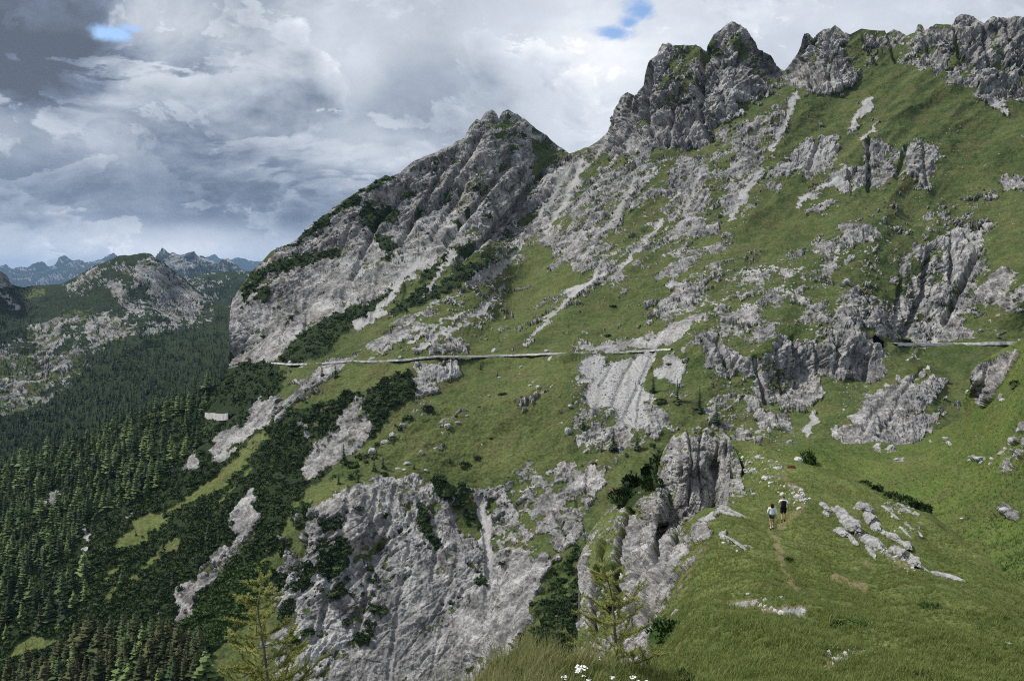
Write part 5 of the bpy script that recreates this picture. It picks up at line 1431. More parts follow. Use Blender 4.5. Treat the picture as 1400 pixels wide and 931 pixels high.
scatter('tall_grass', tuft(5, 7, 0.5, 0.014, 0.3), kP[ix] + jit, np.stack([r.normal(0.0, 0.12, len(ix)), r.normal(0.22, 0.15, len(ix)), r.normal(0, 0.5, len(ix))], -1), r.uniform(0.18, 0.42, len(ix)), M_HAY)
print('plants', round(time.time() - T0, 1))
# ================================================================ STONES
def stone_mat(name, a, b, s):
    m, N = new_mat(name)
    tc = N.n('ShaderNodeTexCoord')
    geo = N.n('ShaderNodeNewGeometry')
    p = geo.outputs['Position']
    n1 = N.noise(p, 1.0 / s, 5, 0.62)
    n2 = N.noise(p, 5.0 / s, 4, 0.6)
    col = N.mix(N.smooth(n1, 0.3, 0.7), a, b)
    col = N.mix(N.smooth(n2, 0.58, 0.72), col, (0.15, 0.15, 0.145))
    principled(N, col, 0.95, 0.1, n2, 0.6, s * 0.15)
    return m
M_STONE = stone_mat('pale_limestone', (0.25, 0.248, 0.242), (0.46, 0.455, 0.44), 2.0)
M_SLAB = stone_mat('grey_limestone', (0.15, 0.15, 0.15), (0.38, 0.375, 0.365), 0.5)
M_WHITE = stone_mat('white_limestone', (0.36, 0.355, 0.345), (0.58, 0.575, 0.56), 0.5)

def stone_mesh(name, seed, mat, sub=3, rough=0.28, facets=9):
    """angular block of radius about 1, cut by random planes and pitted"""
    bm = bmesh.new()
    bmesh.ops.create_icosphere(bm, subdivisions=sub, radius=1.0)
    r = np.random.default_rng(seed)
    pl = r.normal(size=(facets, 3))
    pl /= np.linalg.norm(pl, axis=1, keepdims=True)
    off = r.uniform(0.55, 0.9, facets)
    co = np.array([v.co[:] for v in bm.verts])
    for n_, o_ in zip(pl, off):
        dd = co @ n_ - o_
        co = co - np.clip(dd, 0, None)[:, None] * n_[None] * 0.92
    nn = fbm(co.astype(np.float32) * 2.2, 4, 0.6, seed)
    co = co * (1 + rough * nn[:, None])
    for v, c in zip(bm.verts, co):
        v.co = c
    me = bpy.data.meshes.new(name)
    bm.to_mesh(me)
    bm.free()
    me.materials.append(mat)
    return me
STONES = [stone_mesh('boulder', s, M_STONE) for s in (1, 2, 3, 4)]
SLABS = [stone_mesh('rock', s, M_SLAB, 4, 0.35, 12) for s in (5, 6, 7, 8)]

def boulder(sh, u, v, w, label, group=None, tall=0.7, mesh=None, name='boulder'):
    p = sh.at(u, v)
    s = w * p.y / FOC / 2
    o = bpy.data.objects.new(name, mesh or STONES[int(u + v) % 4])
    o.location = p + Vector((0, 0, s * tall * 0.18))
    o.scale = (s, s * 0.9, s * tall)
    o.rotation_euler = (0.1, 0.15, (u * 3.7 + v) % 6.28)
    link(o)
    return tag(o, label, 'rock', group)
MS = 'white stones scattered on the meadows'
for (u, v, w, t, lb) in ((556, 632, 12, 0.6, 'largest white stone on the meadow above the great cliff'), (552, 641, 8, 0.5, 'white stone just below the largest one on the meadow'), (544, 637, 8, 0.5, 'white stone left of the largest one on the meadow'),
    (582, 642, 9, 0.6, 'white stone on the brow of the great cliff, right of the largest'), (576, 620, 9, 1.0, 'upright white stone uphill of the largest one'), (596, 611, 8, 0.6, 'white stone on the middle of the lower meadow'),
    (613, 585, 12, 0.8, 'left white stone of a broken block on the middle meadow'), (626, 580, 9, 0.6, 'right white stone of a broken block on the middle meadow'), (551, 587, 10, 0.9, 'pale block at the edge of the spur meadow'),
    (537, 599, 11, 0.8, 'grey block on the spur edge below the pale one'), (508, 618, 13, 1.0, 'pale tilted block low on the spur edge'), (527, 606, 12, 0.7, 'pale block between two others on the spur edge'), (735, 532, 8, 0.9, 'lone white stone high on the upper meadow'),
    (711, 495, 5, 0.8, 'tiny white stone on the upper meadow under the road'), (682, 509, 6, 0.8, 'small white stone on the upper left meadow'), (676, 477, 11, 0.8, 'white stone standing right above the road'), (748, 479, 10, 0.7, 'white stone above the road farther right'),
    (639, 571, 6, 0.6, 'small white stone on the sunny middle meadow'), (668, 538, 6, 0.6, 'small white stone beside the flat dwarf pine'), (725, 525, 6, 0.6, 'small white stone on the upper meadow below the lone one'), (576, 552, 4, 0.8, 'tiny white stone above the round dwarf pine'),
    (776, 594, 11, 1.3, 'tall pale boulder standing left of the scree tongue'), (780, 561, 7, 0.9, 'pale stone left of the scree fan'), (1023, 408, 7, 0.9, 'white stone on the crag above the road'), (1326, 540, 11, 1.0, 'bright white boulder left of the crag on the right slope'),
    (397, 495, 7, 0.9, 'pale stone at the left end of the road')):
    boulder(main, u, v, w, lb, MS, t)
for (u, v, w, t, lb) in ((1298, 604, 11, 0.7, 'pale stone on the far rim of the grass bowl'), (1366, 618, 12, 0.6, 'pale stone on the right slope of the bowl'), (1340, 627, 15, 0.5, 'flat pale rock in the middle of the right slope'), (1352, 624, 9, 0.6, 'pale stone right of the flat rock on the slope'),
    (1328, 629, 8, 0.5, 'small pale stone left of the flat rock on the slope'), (1385, 605, 16, 0.8, 'large pale rock near the right edge on the bowl slope'), (1396, 588, 14, 1.0, 'upper pale rock at the right edge on the bowl slope'), (1372, 612, 7, 0.7, 'small pale stone below the large rock at the right edge'),
    (1200, 612, 14, 0.7, 'left pale rock of the pair on the bowl rim'), (1217, 616, 16, 0.8, 'right pale rock of the pair on the bowl rim'), (1228, 632, 10, 0.5, 'pale stone below the pair on the bowl rim'), (1370, 547, 9, 0.7, 'pale rock below the crag on the right slope'),
    (1328, 759, 8, 1.0, 'lone grey stone in the bright green hollow'), (1316, 709, 7, 0.5, 'small pale stone in the grass bowl'), (1376, 702, 15, 0.6, 'grey rock in the grass at the right edge of the bowl')):
    boulder(bowl, u, v, w, lb, 'pale stones in the grass bowl', t)
for (u, v, w, t, lb, mm) in ((1092, 694, 8, 1.0, 'white block beside the path right of the hikers', 1), (1094, 683, 5, 1.2, 'white stone just above the block by the path', 1), (1089, 684, 4, 1.3, 'thin white stone left of the one above the block', 1), (1047, 653, 13, 0.5, 'broad white rock left above the hikers', 1),
    (1052, 659, 7, 0.5, 'white stone at the lower right of the broad white rock', 1), (1031, 646, 10, 0.9, 'pale rock left of the broad white rock', 0), (1022, 645, 7, 0.8, 'small pale rock near the pinnacle grass', 0), (1036, 624, 9, 0.7, 'pale rock high on the ridge above the hikers', 0), (1026, 632, 8, 0.5, 'flat pale rock high on the ridge near the pinnacle', 0),
    (1007, 644, 9, 1.1, 'grey rock on the turf beside the pinnacle', 0), (1091, 622, 13, 0.7, 'white boulder on the ridge crest left of the shrub', 1), (1063, 641, 15, 0.4, 'long dark rock lying on the ridge turf', 0), (1030, 676, 8, 0.7, 'grey stone in the turf left of the hikers', 0),
    (1084, 669, 5, 0.6, 'first white stone of the stony path above the hikers', 1), (1098, 671, 6, 0.5, 'white stone to the right of the stony path', 1), (1107, 676, 6, 0.5, 'rightmost white stone above the stony path', 1), (1380, 878, 16, 1.0, 'grey rock at the right edge of the near slope', 0), (1199, 893, 9, 0.5, 'white flat stone at the bare patch near our feet', 1),
    (1202, 901, 14, 0.4, 'grey stone of the bare patch near our feet', 0), (1148, 919, 17, 0.4, 'grey flat stone at the left end of the lowest bare patch', 0), (1024, 815, 7, 0.6, 'white stone above the bare earth patch', 1)):
    boulder(near, u, v, w, lb, 'pale stones on the near ridge', t, [None, stone_mesh('boulder', u, M_WHITE, 3)][mm])

def slab(u, v, L, w, ang, label, k, thick=0.55):
    """rock rib lying along the slope, its long axis towards a place seen from here"""
    a = R(ang)
    du, dv = math.cos(a), math.sin(a)
    p = near.at(u, v)
    q0, q1 = near.at(u - du * 12, v - dv * 12), near.at(u + du * 12, v + dv * 12)
    ax = (q1 - q0).normalized()
    r0, r1 = near.at(u - 14, v), near.at(u + 14, v)
    up = Vector((0, 0, 1)) - ax * ax.z
    up.normalize()
    side = up.cross(ax)
    m = Matrix((ax, side, up)).transposed()
    px = p.y / FOC
    # real length: undo the foreshortening of the axis
    seen = math.hypot(ax.x, ax.z + ax.y * abs(p.z) / p.y)
    o = bpy.data.objects.new('rock', SLABS[k % 4])
    ln = L * px / 2 / max(seen, 0.35)
    w = w * 1.35
    o.matrix_world = Matrix.Translation(p + up * w * px * 0.12) @ m.to_4x4() @ Matrix.Diagonal((ln, w * px * 0.62, w * px * thick, 1))
    link(o)
    tag(o, label, 'rock', 'rock ribs right of the path')
for k, (u, v, L, w, a, lb) in enumerate(((1128, 686, 15, 6, 35, 'small slab at the upper left start of the rock ribs'), (1130, 698, 13, 9, 70, 'stubby rock below the upper left start of the ribs'), (1151, 694, 36, 8, 48, 'long thin slab at the top of the left rib'), (1157, 711, 28, 14, 45, 'grey block in the upper part of the left rib'),
    (1168, 719, 20, 15, 55, 'grey block in the middle of the left rib'), (1180, 732, 27, 8, 52, 'narrow slab in the middle of the left rib'), (1191, 751, 38, 18, 50, 'biggest grey block of the left rib'), (1190, 764, 36, 6, 50, 'long thin slab along the lower edge of the biggest block'), (1148, 737, 16, 10, 30, 'bright outlying rock left of the ribs'),
    (1164, 747, 26, 6, 48, 'thin slab below the bright outlying rock'), (1181, 691, 17, 12, 20, 'knobby rock at the head of the right rib'), (1190, 702, 18, 12, 55, 'second rock from the head of the right rib'), (1199, 712, 24, 11, 65, 'steep grey rock in the upper right rib'), (1212, 721, 14, 10, 40, 'small rock in the middle of the right rib'),
    (1221, 729, 13, 9, 30, 'rounded rock in the middle of the right rib'), (1231, 735, 16, 5, 22, 'flat link slab in the right rib'), (1241, 740, 15, 8, 45, 'paired rock in the lower right rib'), (1249, 752, 18, 5, 50, 'thin slab in the lower right rib'), (1231, 750, 36, 9, 48, 'pointed slab leaning on the middle block'),
    (1228, 762, 26, 14, 40, 'round middle block between the two ribs'), (1249, 780, 28, 13, 52, 'pale block at the foot of the middle rocks'), (1270, 768, 42, 5, 38, 'long low slab towards the right end of the ribs'), (1290, 777, 36, 9, 22, 'pale wedge at the right end of the ribs'), (1191, 739, 36, 7, 50, 'rubbly strip between the two ribs'), (1289, 783, 20, 5, 45, 'small tail slab below the pale wedge'), (1141, 690, 14, 5, 40, 'thin slab beside the start of the left rib'), (1152, 704, 14, 7, 50, 'low rock inside the left rib'))):
    slab(u, v, L, w, a, lb, k)
for k, (u, v, L, w, a, lb) in enumerate(((1211, 694, 16, 3, 36, 'thin stone stripe nearest the right rib, upper'), (1222, 702, 20, 3.4, 38, 'thin stone stripe second from the right rib'), (1231, 690, 17, 3.2, 36, 'thin stone stripe under the dwarf pine row, left'), (1242, 715, 30, 4.2, 42, 'longest thin stone stripe on the ridge side'),
    (1237, 720, 24, 3.2, 38, 'thin stone stripe just below the longest one'), (1229, 681, 12, 3.0, 36, 'short thin stone stripe highest on the ridge side'), (1241, 697, 18, 4.0, 40, 'thin stone stripe under the middle of the pine row'), (1254, 703, 14, 3.2, 44, 'thin stone stripe at the right under the pine row'), (1247, 690, 14, 3.0, 40, 'short stone stripe close under the pine row'), (1258, 724, 12, 3, 42, 'rightmost short stone stripe on the ridge side'))):
    slab(u, v, L, w, a, lb, k, 0.4)
slab(1000, 699, 30, 5, 14, 'long flat white slab on the lip of the ridge', 1, 0.4)
slab(990, 694, 14, 6, 10, 'small white slab at the left end of the ridge lip', 2, 0.5)
slab(1008, 744, 36, 4, 22, 'low pale slab in the turf below the ridge lip', 3, 0.3)

# small stones nobody could count
PEB = stone_mesh('pebble', 9, M_STONE, 1, 0.2, 6)
pv = np.array([v.co[:] for v in PEB.vertices]); pt = np.array([p.vertices[:] for p in PEB.polygons])
cv0 = main_at['cover'][..., 0]
talus = region([([(770, 525), (800, 520), (840, 560), (885, 600), (850, 625), (800, 610)], 1.0), ([(960, 340), (1110, 330), (1200, 420), (1100, 450), (960, 440)], 0.5), ([(500, 500), (780, 490), (780, 630), (560, 650)], 0.04), ([(1180, 180), (1390, 180), (1390, 340), (1200, 330)], 0.22),
                ([(960, 500), (1060, 560), (1120, 600), (1000, 620)], 0.7), ([(800, 220), (1000, 220), (960, 440), (700, 430)], 0.3), ([(1150, 520), (1200, 520), (1180, 600), (1140, 600)], 0.7)]).get('rock', main.U, main.V)
w = talus * (cv0 < 0.5)
ix = pick(main, w, 1300, 90)
r = np.random.default_rng(91)
scatter('scattered_stones', (pv, pt), main.P.reshape(-1, 3)[ix], r.uniform(0, 6.28, (len(ix), 3)), np.exp(r.normal(-0.95, 0.45, len(ix)))[:, None] * np.array([[1, 1, 0.7]]), M_STONE)
scr_w = (mc.get('scree', main.U, main.V) > 0.45) * ((main.V > 480) & (main.V < 600) & (main.U > 780) & (main.U < 940))
ix = pick(main, scr_w.astype(float), 2600, 94)
r4 = np.random.default_rng(95)
scatter('scree_stones', (pv, pt), main.P.reshape(-1, 3)[ix], r4.uniform(0, 6.28, (len(ix), 3)), np.exp(r4.normal(-1.15, 0.5, len(ix)))[:, None] * np.array([[1, 1, 0.7]]), M_STONE)
grit = region([([(1005, 615), (1045, 615), (1075, 645), (1060, 665), (1020, 660)], 0.7), ([(1045, 655), (1070, 655), (1110, 675), (1105, 690), (1085, 690), (1060, 668)], 1.0), ([(995, 825), (1045, 820), (1108, 843), (1095, 852), (1020, 840)], 0.6), ([(1120, 905), (1200, 898), (1228, 912), (1200, 925), (1120, 925)], 0.7),
               ([(1150, 695), (1200, 730), (1280, 790), (1240, 792), (1190, 760)], 0.55), ([(980, 730), (1030, 750), (1000, 755)], 0.6), ([(1190, 680), (1260, 700), (1262, 730), (1220, 715)], 0.25)]).get('rock', near.U, near.V)
ix = pick(near, grit, 450, 92)
dist = np.linalg.norm(near.P.reshape(-1, 3)[ix], axis=1)
scatter('scattered_pebbles', (pv, pt), near.P.reshape(-1, 3)[ix], r.uniform(0, 6.28, (len(ix), 3)), (np.exp(r.normal(-2.5, 0.5, len(ix))) * np.clip(dist / 50, 0.35, 1))[:, None] * np.array([[1, 1, 0.7]]), M_WHITE)

# ================================================================ THE ROAD
m_road, N_ = new_mat('pale_asphalt')
_g = N_.n('ShaderNodeNewGeometry')
principled(N_, N_.mix(N_.noise(_g.outputs['Position'], 0.4, 4, 0.6), (0.30, 0.295, 0.285), (0.42, 0.415, 0.40)), 0.9, 0.15)
m_wall, N_ = new_mat('pale_masonry')
_g = N_.n('ShaderNodeNewGeometry')
_n = N_.noise(_g.outputs['Position'], 0.7, 5, 0.65)
principled(N_, N_.mix(N_.smooth(_n, 0.3, 0.7), (0.42, 0.41, 0.395), (0.66, 0.65, 0.63)), 0.95, 0.1)
def road(pts, label, half=2.4, wall=0.32, skirt=0.9, push=0.6):
    us = np.arange(pts[0][0], pts[-1][0] + 0.1, 2.0)
    vs = np.interp(us, [p[0] for p in pts], [p[1] for p in pts])
    z = MAIN_DM.z(us, vs)
    P = ray(us, vs) * z[:, None]
    for _ in range(12):
        P[1:-1] = (P[:-2] + 2 * P[1:-1] + P[2:]) / 4
    t = np.gradient(P, axis=0)
    nrm = np.stack([t[:, 1], -t[:, 0], np.zeros(len(t))], -1)
    nrm /= np.linalg.norm(nrm, axis=1, keepdims=True)
    nrm *= np.where((nrm * P).sum(1) > 0, -1, 1)[:, None]       # towards the valley side we stand on
    P[:, 2] += fbm((P * 0.12).astype(np.float32), 3, 0.6, 5) * 0.55
    P[:, :2] += (nrm * (fbm((P * 0.2).astype(np.float32), 2, 0.6, 6) * 1.2)[:, None])[:, :2]
    def strip(name, prof, mat):
        k = len(prof)
        V = np.concatenate([P + nrm * (a + push) + np.array([0, 0, b + 0.45]) for a, b in prof], 0)
        n = len(P)
        Q = []
        for i in range(k):
            j = (i + 1) % k
            for m in range(n - 1):
                Q.append((i * n + m, j * n + m, j * n + m + 1, i * n + m + 1))
        return np_mesh(name, V, quads=np.array(Q), mats=[mat])
    tag(link(bpy.data.objects.new('road', strip('road', [(-half, -0.4), (-half, 0.1), (half, 0.1), (half, -0.4)], m_road))), kind='structure')
    o = link(bpy.data.objects.new('road_wall', strip('road_wall', [(half + 0.02, -skirt), (half + 0.02, wall), (half + 0.42, wall), (half + 0.75, -skirt)], m_wall)))
    tag(o, label, 'wall')
road([(376, 496.5), (400, 498), (440, 497), (480, 493.5), (520, 493.5), (550, 492.5), (575, 489.5), (600, 487.5), (640, 488), (680, 486.5), (720, 485), (760, 483.5), (800, 482.5), (850, 481.5), (890, 479.5), (922, 477)], 'long pale road wall running across the meadow slope')
road([(1222, 470.5), (1250, 470.5), (1290, 470.5), (1340, 469.5), (1400, 468), (1460, 467)], 'pale road wall at the right, running out of the tunnel crag', wall=0.6, skirt=1.6)
road([(290, 565), (300, 567), (312, 567.5), (322, 566)], 'short pale road wall at the bend below in the dwarf pine', wall=1.0, skirt=4.5, push=3.0, half=3.2)

# ================================================================ THE TWO HIKERS
def flat_mat(name, c, rough=0.8):
    m, N = new_mat(name)
    tc = N.n('ShaderNodeTexCoord')
    n1 = N.noise(tc.outputs['Object'], 9.0, 4, 0.6)
    principled(N, N.mix(N.smooth(n1, 0.3, 0.7), tuple(x * 0.82 for x in c), c), rough, 0.2, n1, 0.3, 0.02)
    return m
M_SKIN = flat_mat('skin', (0.46, 0.28, 0.20), 0.6)
M_HAIR = flat_mat('dark_hair', (0.014, 0.011, 0.010), 0.6)
M_WHT = flat_mat('white_cloth', (0.78, 0.79, 0.82))
M_OLIVE = flat_mat('dark_green_cloth', (0.040, 0.048, 0.040))
M_BLACK = flat_mat('black_cloth', (0.012, 0.012, 0.014))
M_SOLE = flat_mat('pale_rubber', (0.55, 0.54, 0.52))
M_EYE = flat_mat('eye_white', (0.7, 0.7, 0.7), 0.3)

def skin_mesh(name, nodes, edges, mat, sub=2, root=0):
    me = bpy.data.meshes.new(name + '_frame')
    me.from_pydata([n[:3] for n in nodes], edges, [])
    ob = bpy.data.objects.new(name + '_frame', me)
    COL.objects.link(ob)
    sk = ob.modifiers.new('skin', 'SKIN')
    sk.use_smooth_shade = True
    for i, n in enumerate(nodes):
        r = n[3] if isinstance(n[3], tuple) else (n[3], n[3])
        me.skin_vertices[0].data[i].radius = r
        me.skin_vertices[0].data[i].use_root = (i == root)
    ss = ob.modifiers.new('soft', 'SUBSURF')
    ss.levels = ss.render_levels = sub
    dg = bpy.context.evaluated_depsgraph_get()
    out = bpy.data.meshes.new_from_object(ob.evaluated_get(dg))
    out.name = name
    out.materials.clear()
    out.materials.append(mat)
    bpy.data.objects.remove(ob)
    bpy.data.meshes.remove(me)
    return out

def figure(female, H):
    """joints of a walker seen from behind, facing +Y, feet at z = 0, about 1.75 tall at H = 1"""
    sw = 0.175 if female else 0.205
    J = {'pelvis': (0, 0, 0.94), 'waist': (0, 0.01, 1.10), 'chest': (0, 0.03, 1.30), 'collar': (0, 0.03, 1.43), 'neck': (0, 0.045, 1.50), 'skull': (0, 0.065, 1.60), 'crown': (0, 0.06, 1.685),
         'hipL': (-0.10, 0, 0.90), 'hipR': (0.10, 0, 0.90), 'kneeL': (-0.105, -0.06, 0.50), 'kneeR': (0.105, 0.17, 0.53), 'ankL': (-0.105, -0.27, 0.15), 'ankR': (0.105, 0.17, 0.08), 'toeL': (-0.12, -0.13, 0.03), 'toeR': (0.115, 0.35, 0.04), 'ballL': (-0.115, -0.18, 0.055), 'ballR': (0.112, 0.29, 0.035),
         'shL': (-sw, 0.02, 1.40), 'shR': (sw, 0.02, 1.40), 'elL': (-sw - 0.075, 0.06, 1.13), 'elR': (sw + 0.085, -0.07, 1.13), 'wrL': (-sw - 0.065, 0.20, 0.93), 'wrR': (sw + 0.115, 0.0, 0.90)}
    return {k: tuple(c * H for c in v) for k, v in J.items()}

def person(u, v, H, rz, female, label):
    J = figure(female, H)
    n, e, ix = [], [], {}
    def add(k, r, pos=None, to=None):
        ix[k] = len(n)
        n.append((*(pos or J[k]), r if isinstance(r, tuple) else r))
        if to:
            e.append((ix[to], ix[k]))
    add('pelvis', (0.125, 0.095))
    add('waist', (0.115, 0.085), to='pelvis'); add('chest', (0.145, 0.10), to='waist'); add('collar', (0.11, 0.075), to='chest'); add('neck', 0.052, to='collar'); add('skull', (0.076, 0.092), to='neck'); add('crown', (0.055, 0.065), to='skull')
    for s in ('L', 'R'):
        sg = -1 if s == 'L' else 1
        add('hip' + s, 0.088, to='pelvis'); add('knee' + s, 0.055, to='hip' + s)
        k = [J['knee' + s][i] * 0.62 + J['ank' + s][i] * 0.38 for i in range(3)]
        add('calf' + s, 0.053, (k[0], k[1] - 0.02, k[2]), 'knee' + s)
        add('ank' + s, 0.036, to='calf' + s); add('ball' + s, 0.036, to='ank' + s); add('toe' + s, 0.026, to='ball' + s)
        add('sh' + s, 0.058, to='collar'); add('el' + s, 0.042, to='sh' + s); add('wr' + s, (0.030, 0.024), to='el' + s)
        w = Vector(J['wr' + s]); f = (w - Vector(J['el' + s])).normalized()
        add('palm' + s, (0.020, 0.036), tuple(w + f * 0.07), 'wr' + s)
        fw_ = Vector((0, 1, 0)) - f * f.y
        fw_.normalize()
        for q in range(4):
            b = w + f * 0.095 + fw_ * (0.026 - q * 0.0175)
            L = (0.070, 0.080, 0.074, 0.056)[q]
            add('f%d%s' % (q, s), 0.0095, tuple(b), 'palm' + s)
            add('g%d%s' % (q, s), 0.0088, tuple(b + f * L * 0.55 - Vector((sg * 0.010, 0, 0))), 'f%d%s' % (q, s))
            add('h%d%s' % (q, s), 0.0075, tuple(b + f * L - Vector((sg * 0.030, 0, 0))), 'g%d%s' % (q, s))
        t0 = w + f * 0.035 + fw_ * 0.036
        add('t0' + s, 0.0105, tuple(t0), 'palm' + s); add('t1' + s, 0.0095, tuple(t0 + f * 0.035 + fw_ * 0.018), 't0' + s); add('t2' + s, 0.008, tuple(t0 + f * 0.062 + fw_ * 0.018), 't1' + s)
    sk = Vector(J['skull'])
    add('nose', 0.014, tuple(sk + Vector((0, 0.105, -0.012)))), e.append((ix['skull'], ix['nose']))
    for sg in (-1, 1):
        add('ear%d' % sg, 0.018, tuple(sk + Vector((sg * 0.085, -0.01, -0.012)))), e.append((ix['skull'], ix['ear%d' % sg]))
    body = link(bpy.data.objects.new('person', skin_mesh('person', n, e, M_SKIN)))
    p = near.at(u, v)
    body.location = p + Vector((0, 0, 0.0))
    body.rotation_euler = (0, 0, rz)
    tag(body, label, 'person', None)
    def wear(name, keys, rad, edges, mat, lb=None, ext=None):
        pos = dict(J)
        pos.update(ext or {})
        o = link(bpy.data.objects.new(name, skin_mesh(name, [(*pos[k], rad[k]) for k in keys], [(keys.index(a), keys.index(b)) for a, b in edges], mat)), body)
        if lb:
            o['label'] = lb
        return o
    mid = lambda a, b, t: tuple(J[a][i] * (1 - t) + J[b][i] * t for i in range(3))
    if female:
        wear('jacket', ['pelvis', 'waist', 'chest', 'collar', 'shL', 'elL', 'wrL', 'shR', 'elR', 'wrR'], {'pelvis': (0.185, 0.145), 'waist': (0.185, 0.14), 'chest': (0.19, 0.14), 'collar': (0.12, 0.09), 'shL': 0.085, 'shR': 0.085, 'elL': 0.072, 'elR': 0.072, 'wrL': 0.056, 'wrR': 0.056},
             [('pelvis', 'waist'), ('waist', 'chest'), ('chest', 'collar'), ('collar', 'shL'), ('shL', 'elL'), ('elL', 'wrL'), ('collar', 'shR'), ('shR', 'elR'), ('elR', 'wrR')], M_WHT)
        wear('shorts', ['pelvis', 'hipL', 'thL', 'hipR', 'thR'], {'pelvis': (0.15, 0.12), 'hipL': 0.112, 'hipR': 0.112, 'thL': 0.102, 'thR': 0.102}, [('pelvis', 'hipL'), ('hipL', 'thL'), ('pelvis', 'hipR'), ('hipR', 'thR')], M_OLIVE, None, {'thL': mid('hipL', 'kneeL', 0.48), 'thR': mid('hipR', 'kneeR', 0.48)})
        wear('hair', ['crown', 'skull', 'nape', 'ends'], {'crown': (0.098, 0.105), 'skull': (0.110, 0.115), 'nape': (0.105, 0.075), 'ends': (0.085, 0.045)}, [('crown', 'skull'), ('skull', 'nape'), ('nape', 'ends')], M_HAIR, None,
             {'crown': (0, 0.035 * H, 1.715 * H), 'skull': (0, 0.012 * H, 1.62 * H), 'nape': (0, -0.035 * H, 1.50 * H), 'ends': (0, -0.06 * H, 1.40 * H)})
    else:
        wear('t_shirt', ['pelvis', 'waist', 'chest', 'collar', 'shL', 'slL', 'shR', 'slR'], {'pelvis': (0.15, 0.115), 'waist': (0.155, 0.12), 'chest': (0.18, 0.13), 'collar': (0.125, 0.09), 'shL': 0.088, 'shR': 0.088, 'slL': 0.078, 'slR': 0.078},
             [('pelvis', 'waist'), ('waist', 'chest'), ('chest', 'collar'), ('collar', 'shL'), ('shL', 'slL'), ('collar', 'shR'), ('shR', 'slR')], M_WHT, None, {'slL': mid('shL', 'elL', 0.72), 'slR': mid('shR', 'elR', 0.72)})
        wear('shorts', ['pelvis', 'hipL', 'thL', 'hipR', 'thR'], {'pelvis': (0.155, 0.125), 'hipL': 0.12, 'hipR': 0.12, 'thL': 0.112, 'thR': 0.112}, [('pelvis', 'hipL'), ('hipL', 'thL'), ('pelvis', 'hipR'), ('hipR', 'thR')], M_BLACK, None, {'thL': mid('hipL', 'kneeL', 0.8), 'thR': mid('hipR', 'kneeR', 0.8)})
        wear('hair', ['crown', 'skull'], {'crown': (0.090, 0.096), 'skull': (0.098, 0.104)}, [('crown', 'skull')], M_HAIR, None, {'crown': (0, 0.045 * H, 1.715 * H), 'skull': (0, 0.020 * H, 1.62 * H)})
        # rucksack
        bm = bmesh.new()
        bmesh.ops.create_cube(bm, size=1.0)
        for vt in bm.verts:
            vt.co.x *= 0.31 * (1.0 if vt.co.z < 0 else 0.85)
            vt.co.y *= 0.19
            vt.co.z *= 0.52
        bmesh.ops.bevel(bm, geom=bm.edges[:], offset=0.055, segments=3, affect='EDGES')
        me = bpy.data.meshes.new('rucksack'); bm.to_mesh(me); bm.free()
        me.materials.append(M_BLACK)
        pack = link(bpy.data.objects.new('rucksack', me), body)
        pack.location = (0, -0.20 * H, 1.22 * H)
        bm = bmesh.new()
        bmesh.ops.create_cube(bm, size=1.0)
        for vt in bm.verts:
            vt.co.x *= 0.22; vt.co.y *= 0.07; vt.co.z *= 0.22
        bmesh.ops.bevel(bm, geom=bm.edges[:], offset=0.025, segments=2, affect='EDGES')
        me = bpy.data.meshes.new('pocket'); bm.to_mesh(me); bm.free()
        me.materials.append(M_BLACK)
        pk = link(bpy.data.objects.new('pocket', me), pack)
        pk.location = (0, -0.115, -0.09)
        for sg in (-1, 1):
            link(bpy.data.objects.new('strap', skin_mesh('strap', [(sg * 0.10, -0.10, 1.46, (0.03, 0.012)), (sg * 0.115, 0.03, 1.515, (0.03, 0.012)), (sg * 0.115, 0.17, 1.38, (0.03, 0.012)), (sg * 0.14, 0.14, 1.16, (0.03, 0.012)), (sg * 0.15, -0.08, 1.03, (0.02, 0.01))], [(0, 1), (1, 2), (2, 3), (3, 4)], M_BLACK, 1)), body)
    for s in ('L', 'R'):
        a, b, t = J['ank' + s], J['ball' + s], J['toe' + s]
        wear('sock', ['a', 'b'], {'a': 0.047, 'b': 0.050}, [('a', 'b')], M_WHT if female else M_BLACK, None, {'a': tuple(a), 'b': mid('ank' + s, 'knee' + s, 0.28 if female else 0.42)})
        sh_ = wear('shoe', ['a', 'h', 'b', 't'], {'a': 0.052, 'h': (0.046, 0.04), 'b': (0.05, 0.042), 't': (0.042, 0.034)}, [('a', 'h'), ('h', 'b'), ('b', 't')], M_BLACK, None, {'a': tuple(a), 'h': (a[0], a[1] - 0.03, max(a[2] - 0.05, 0.03)), 'b': tuple(b), 't': tuple(t)})
    for sg in (-1, 1):
        bm = bmesh.new()
        bmesh.ops.create_uvsphere(bm, u_segments=8, v_segments=6, radius=0.013)
        me = bpy.data.meshes.new('eye'); bm.to_mesh(me); bm.free()
        me.materials.append(M_EYE)
        ey = link(bpy.data.objects.new('eye', me), body)
        ey.location = sk + Vector((sg * 0.033, 0.082, 0.01))
    bm = bmesh.new()
    bmesh.ops.create_uvsphere(bm, u_segments=10, v_segments=6, radius=1.0)
    bmesh.ops.scale(bm, vec=(0.024, 0.008, 0.008), verts=bm.verts)
    me = bpy.data.meshes.new('mouth'); bm.to_mesh(me); bm.free()
    me.materials.append(M_RUST)
    mo = link(bpy.data.objects.new('mouth', me), body)
    mo.location = sk + Vector((0, 0.085, -0.055))
person(1055.5, 726, 0.965, R(-8), True, 'dark haired person in a white long sleeved top and dark green shorts walking away')
person(1071.5, 715, 1.03, R(-14), False, 'person in a white t-shirt and black shorts with a black rucksack on the path')

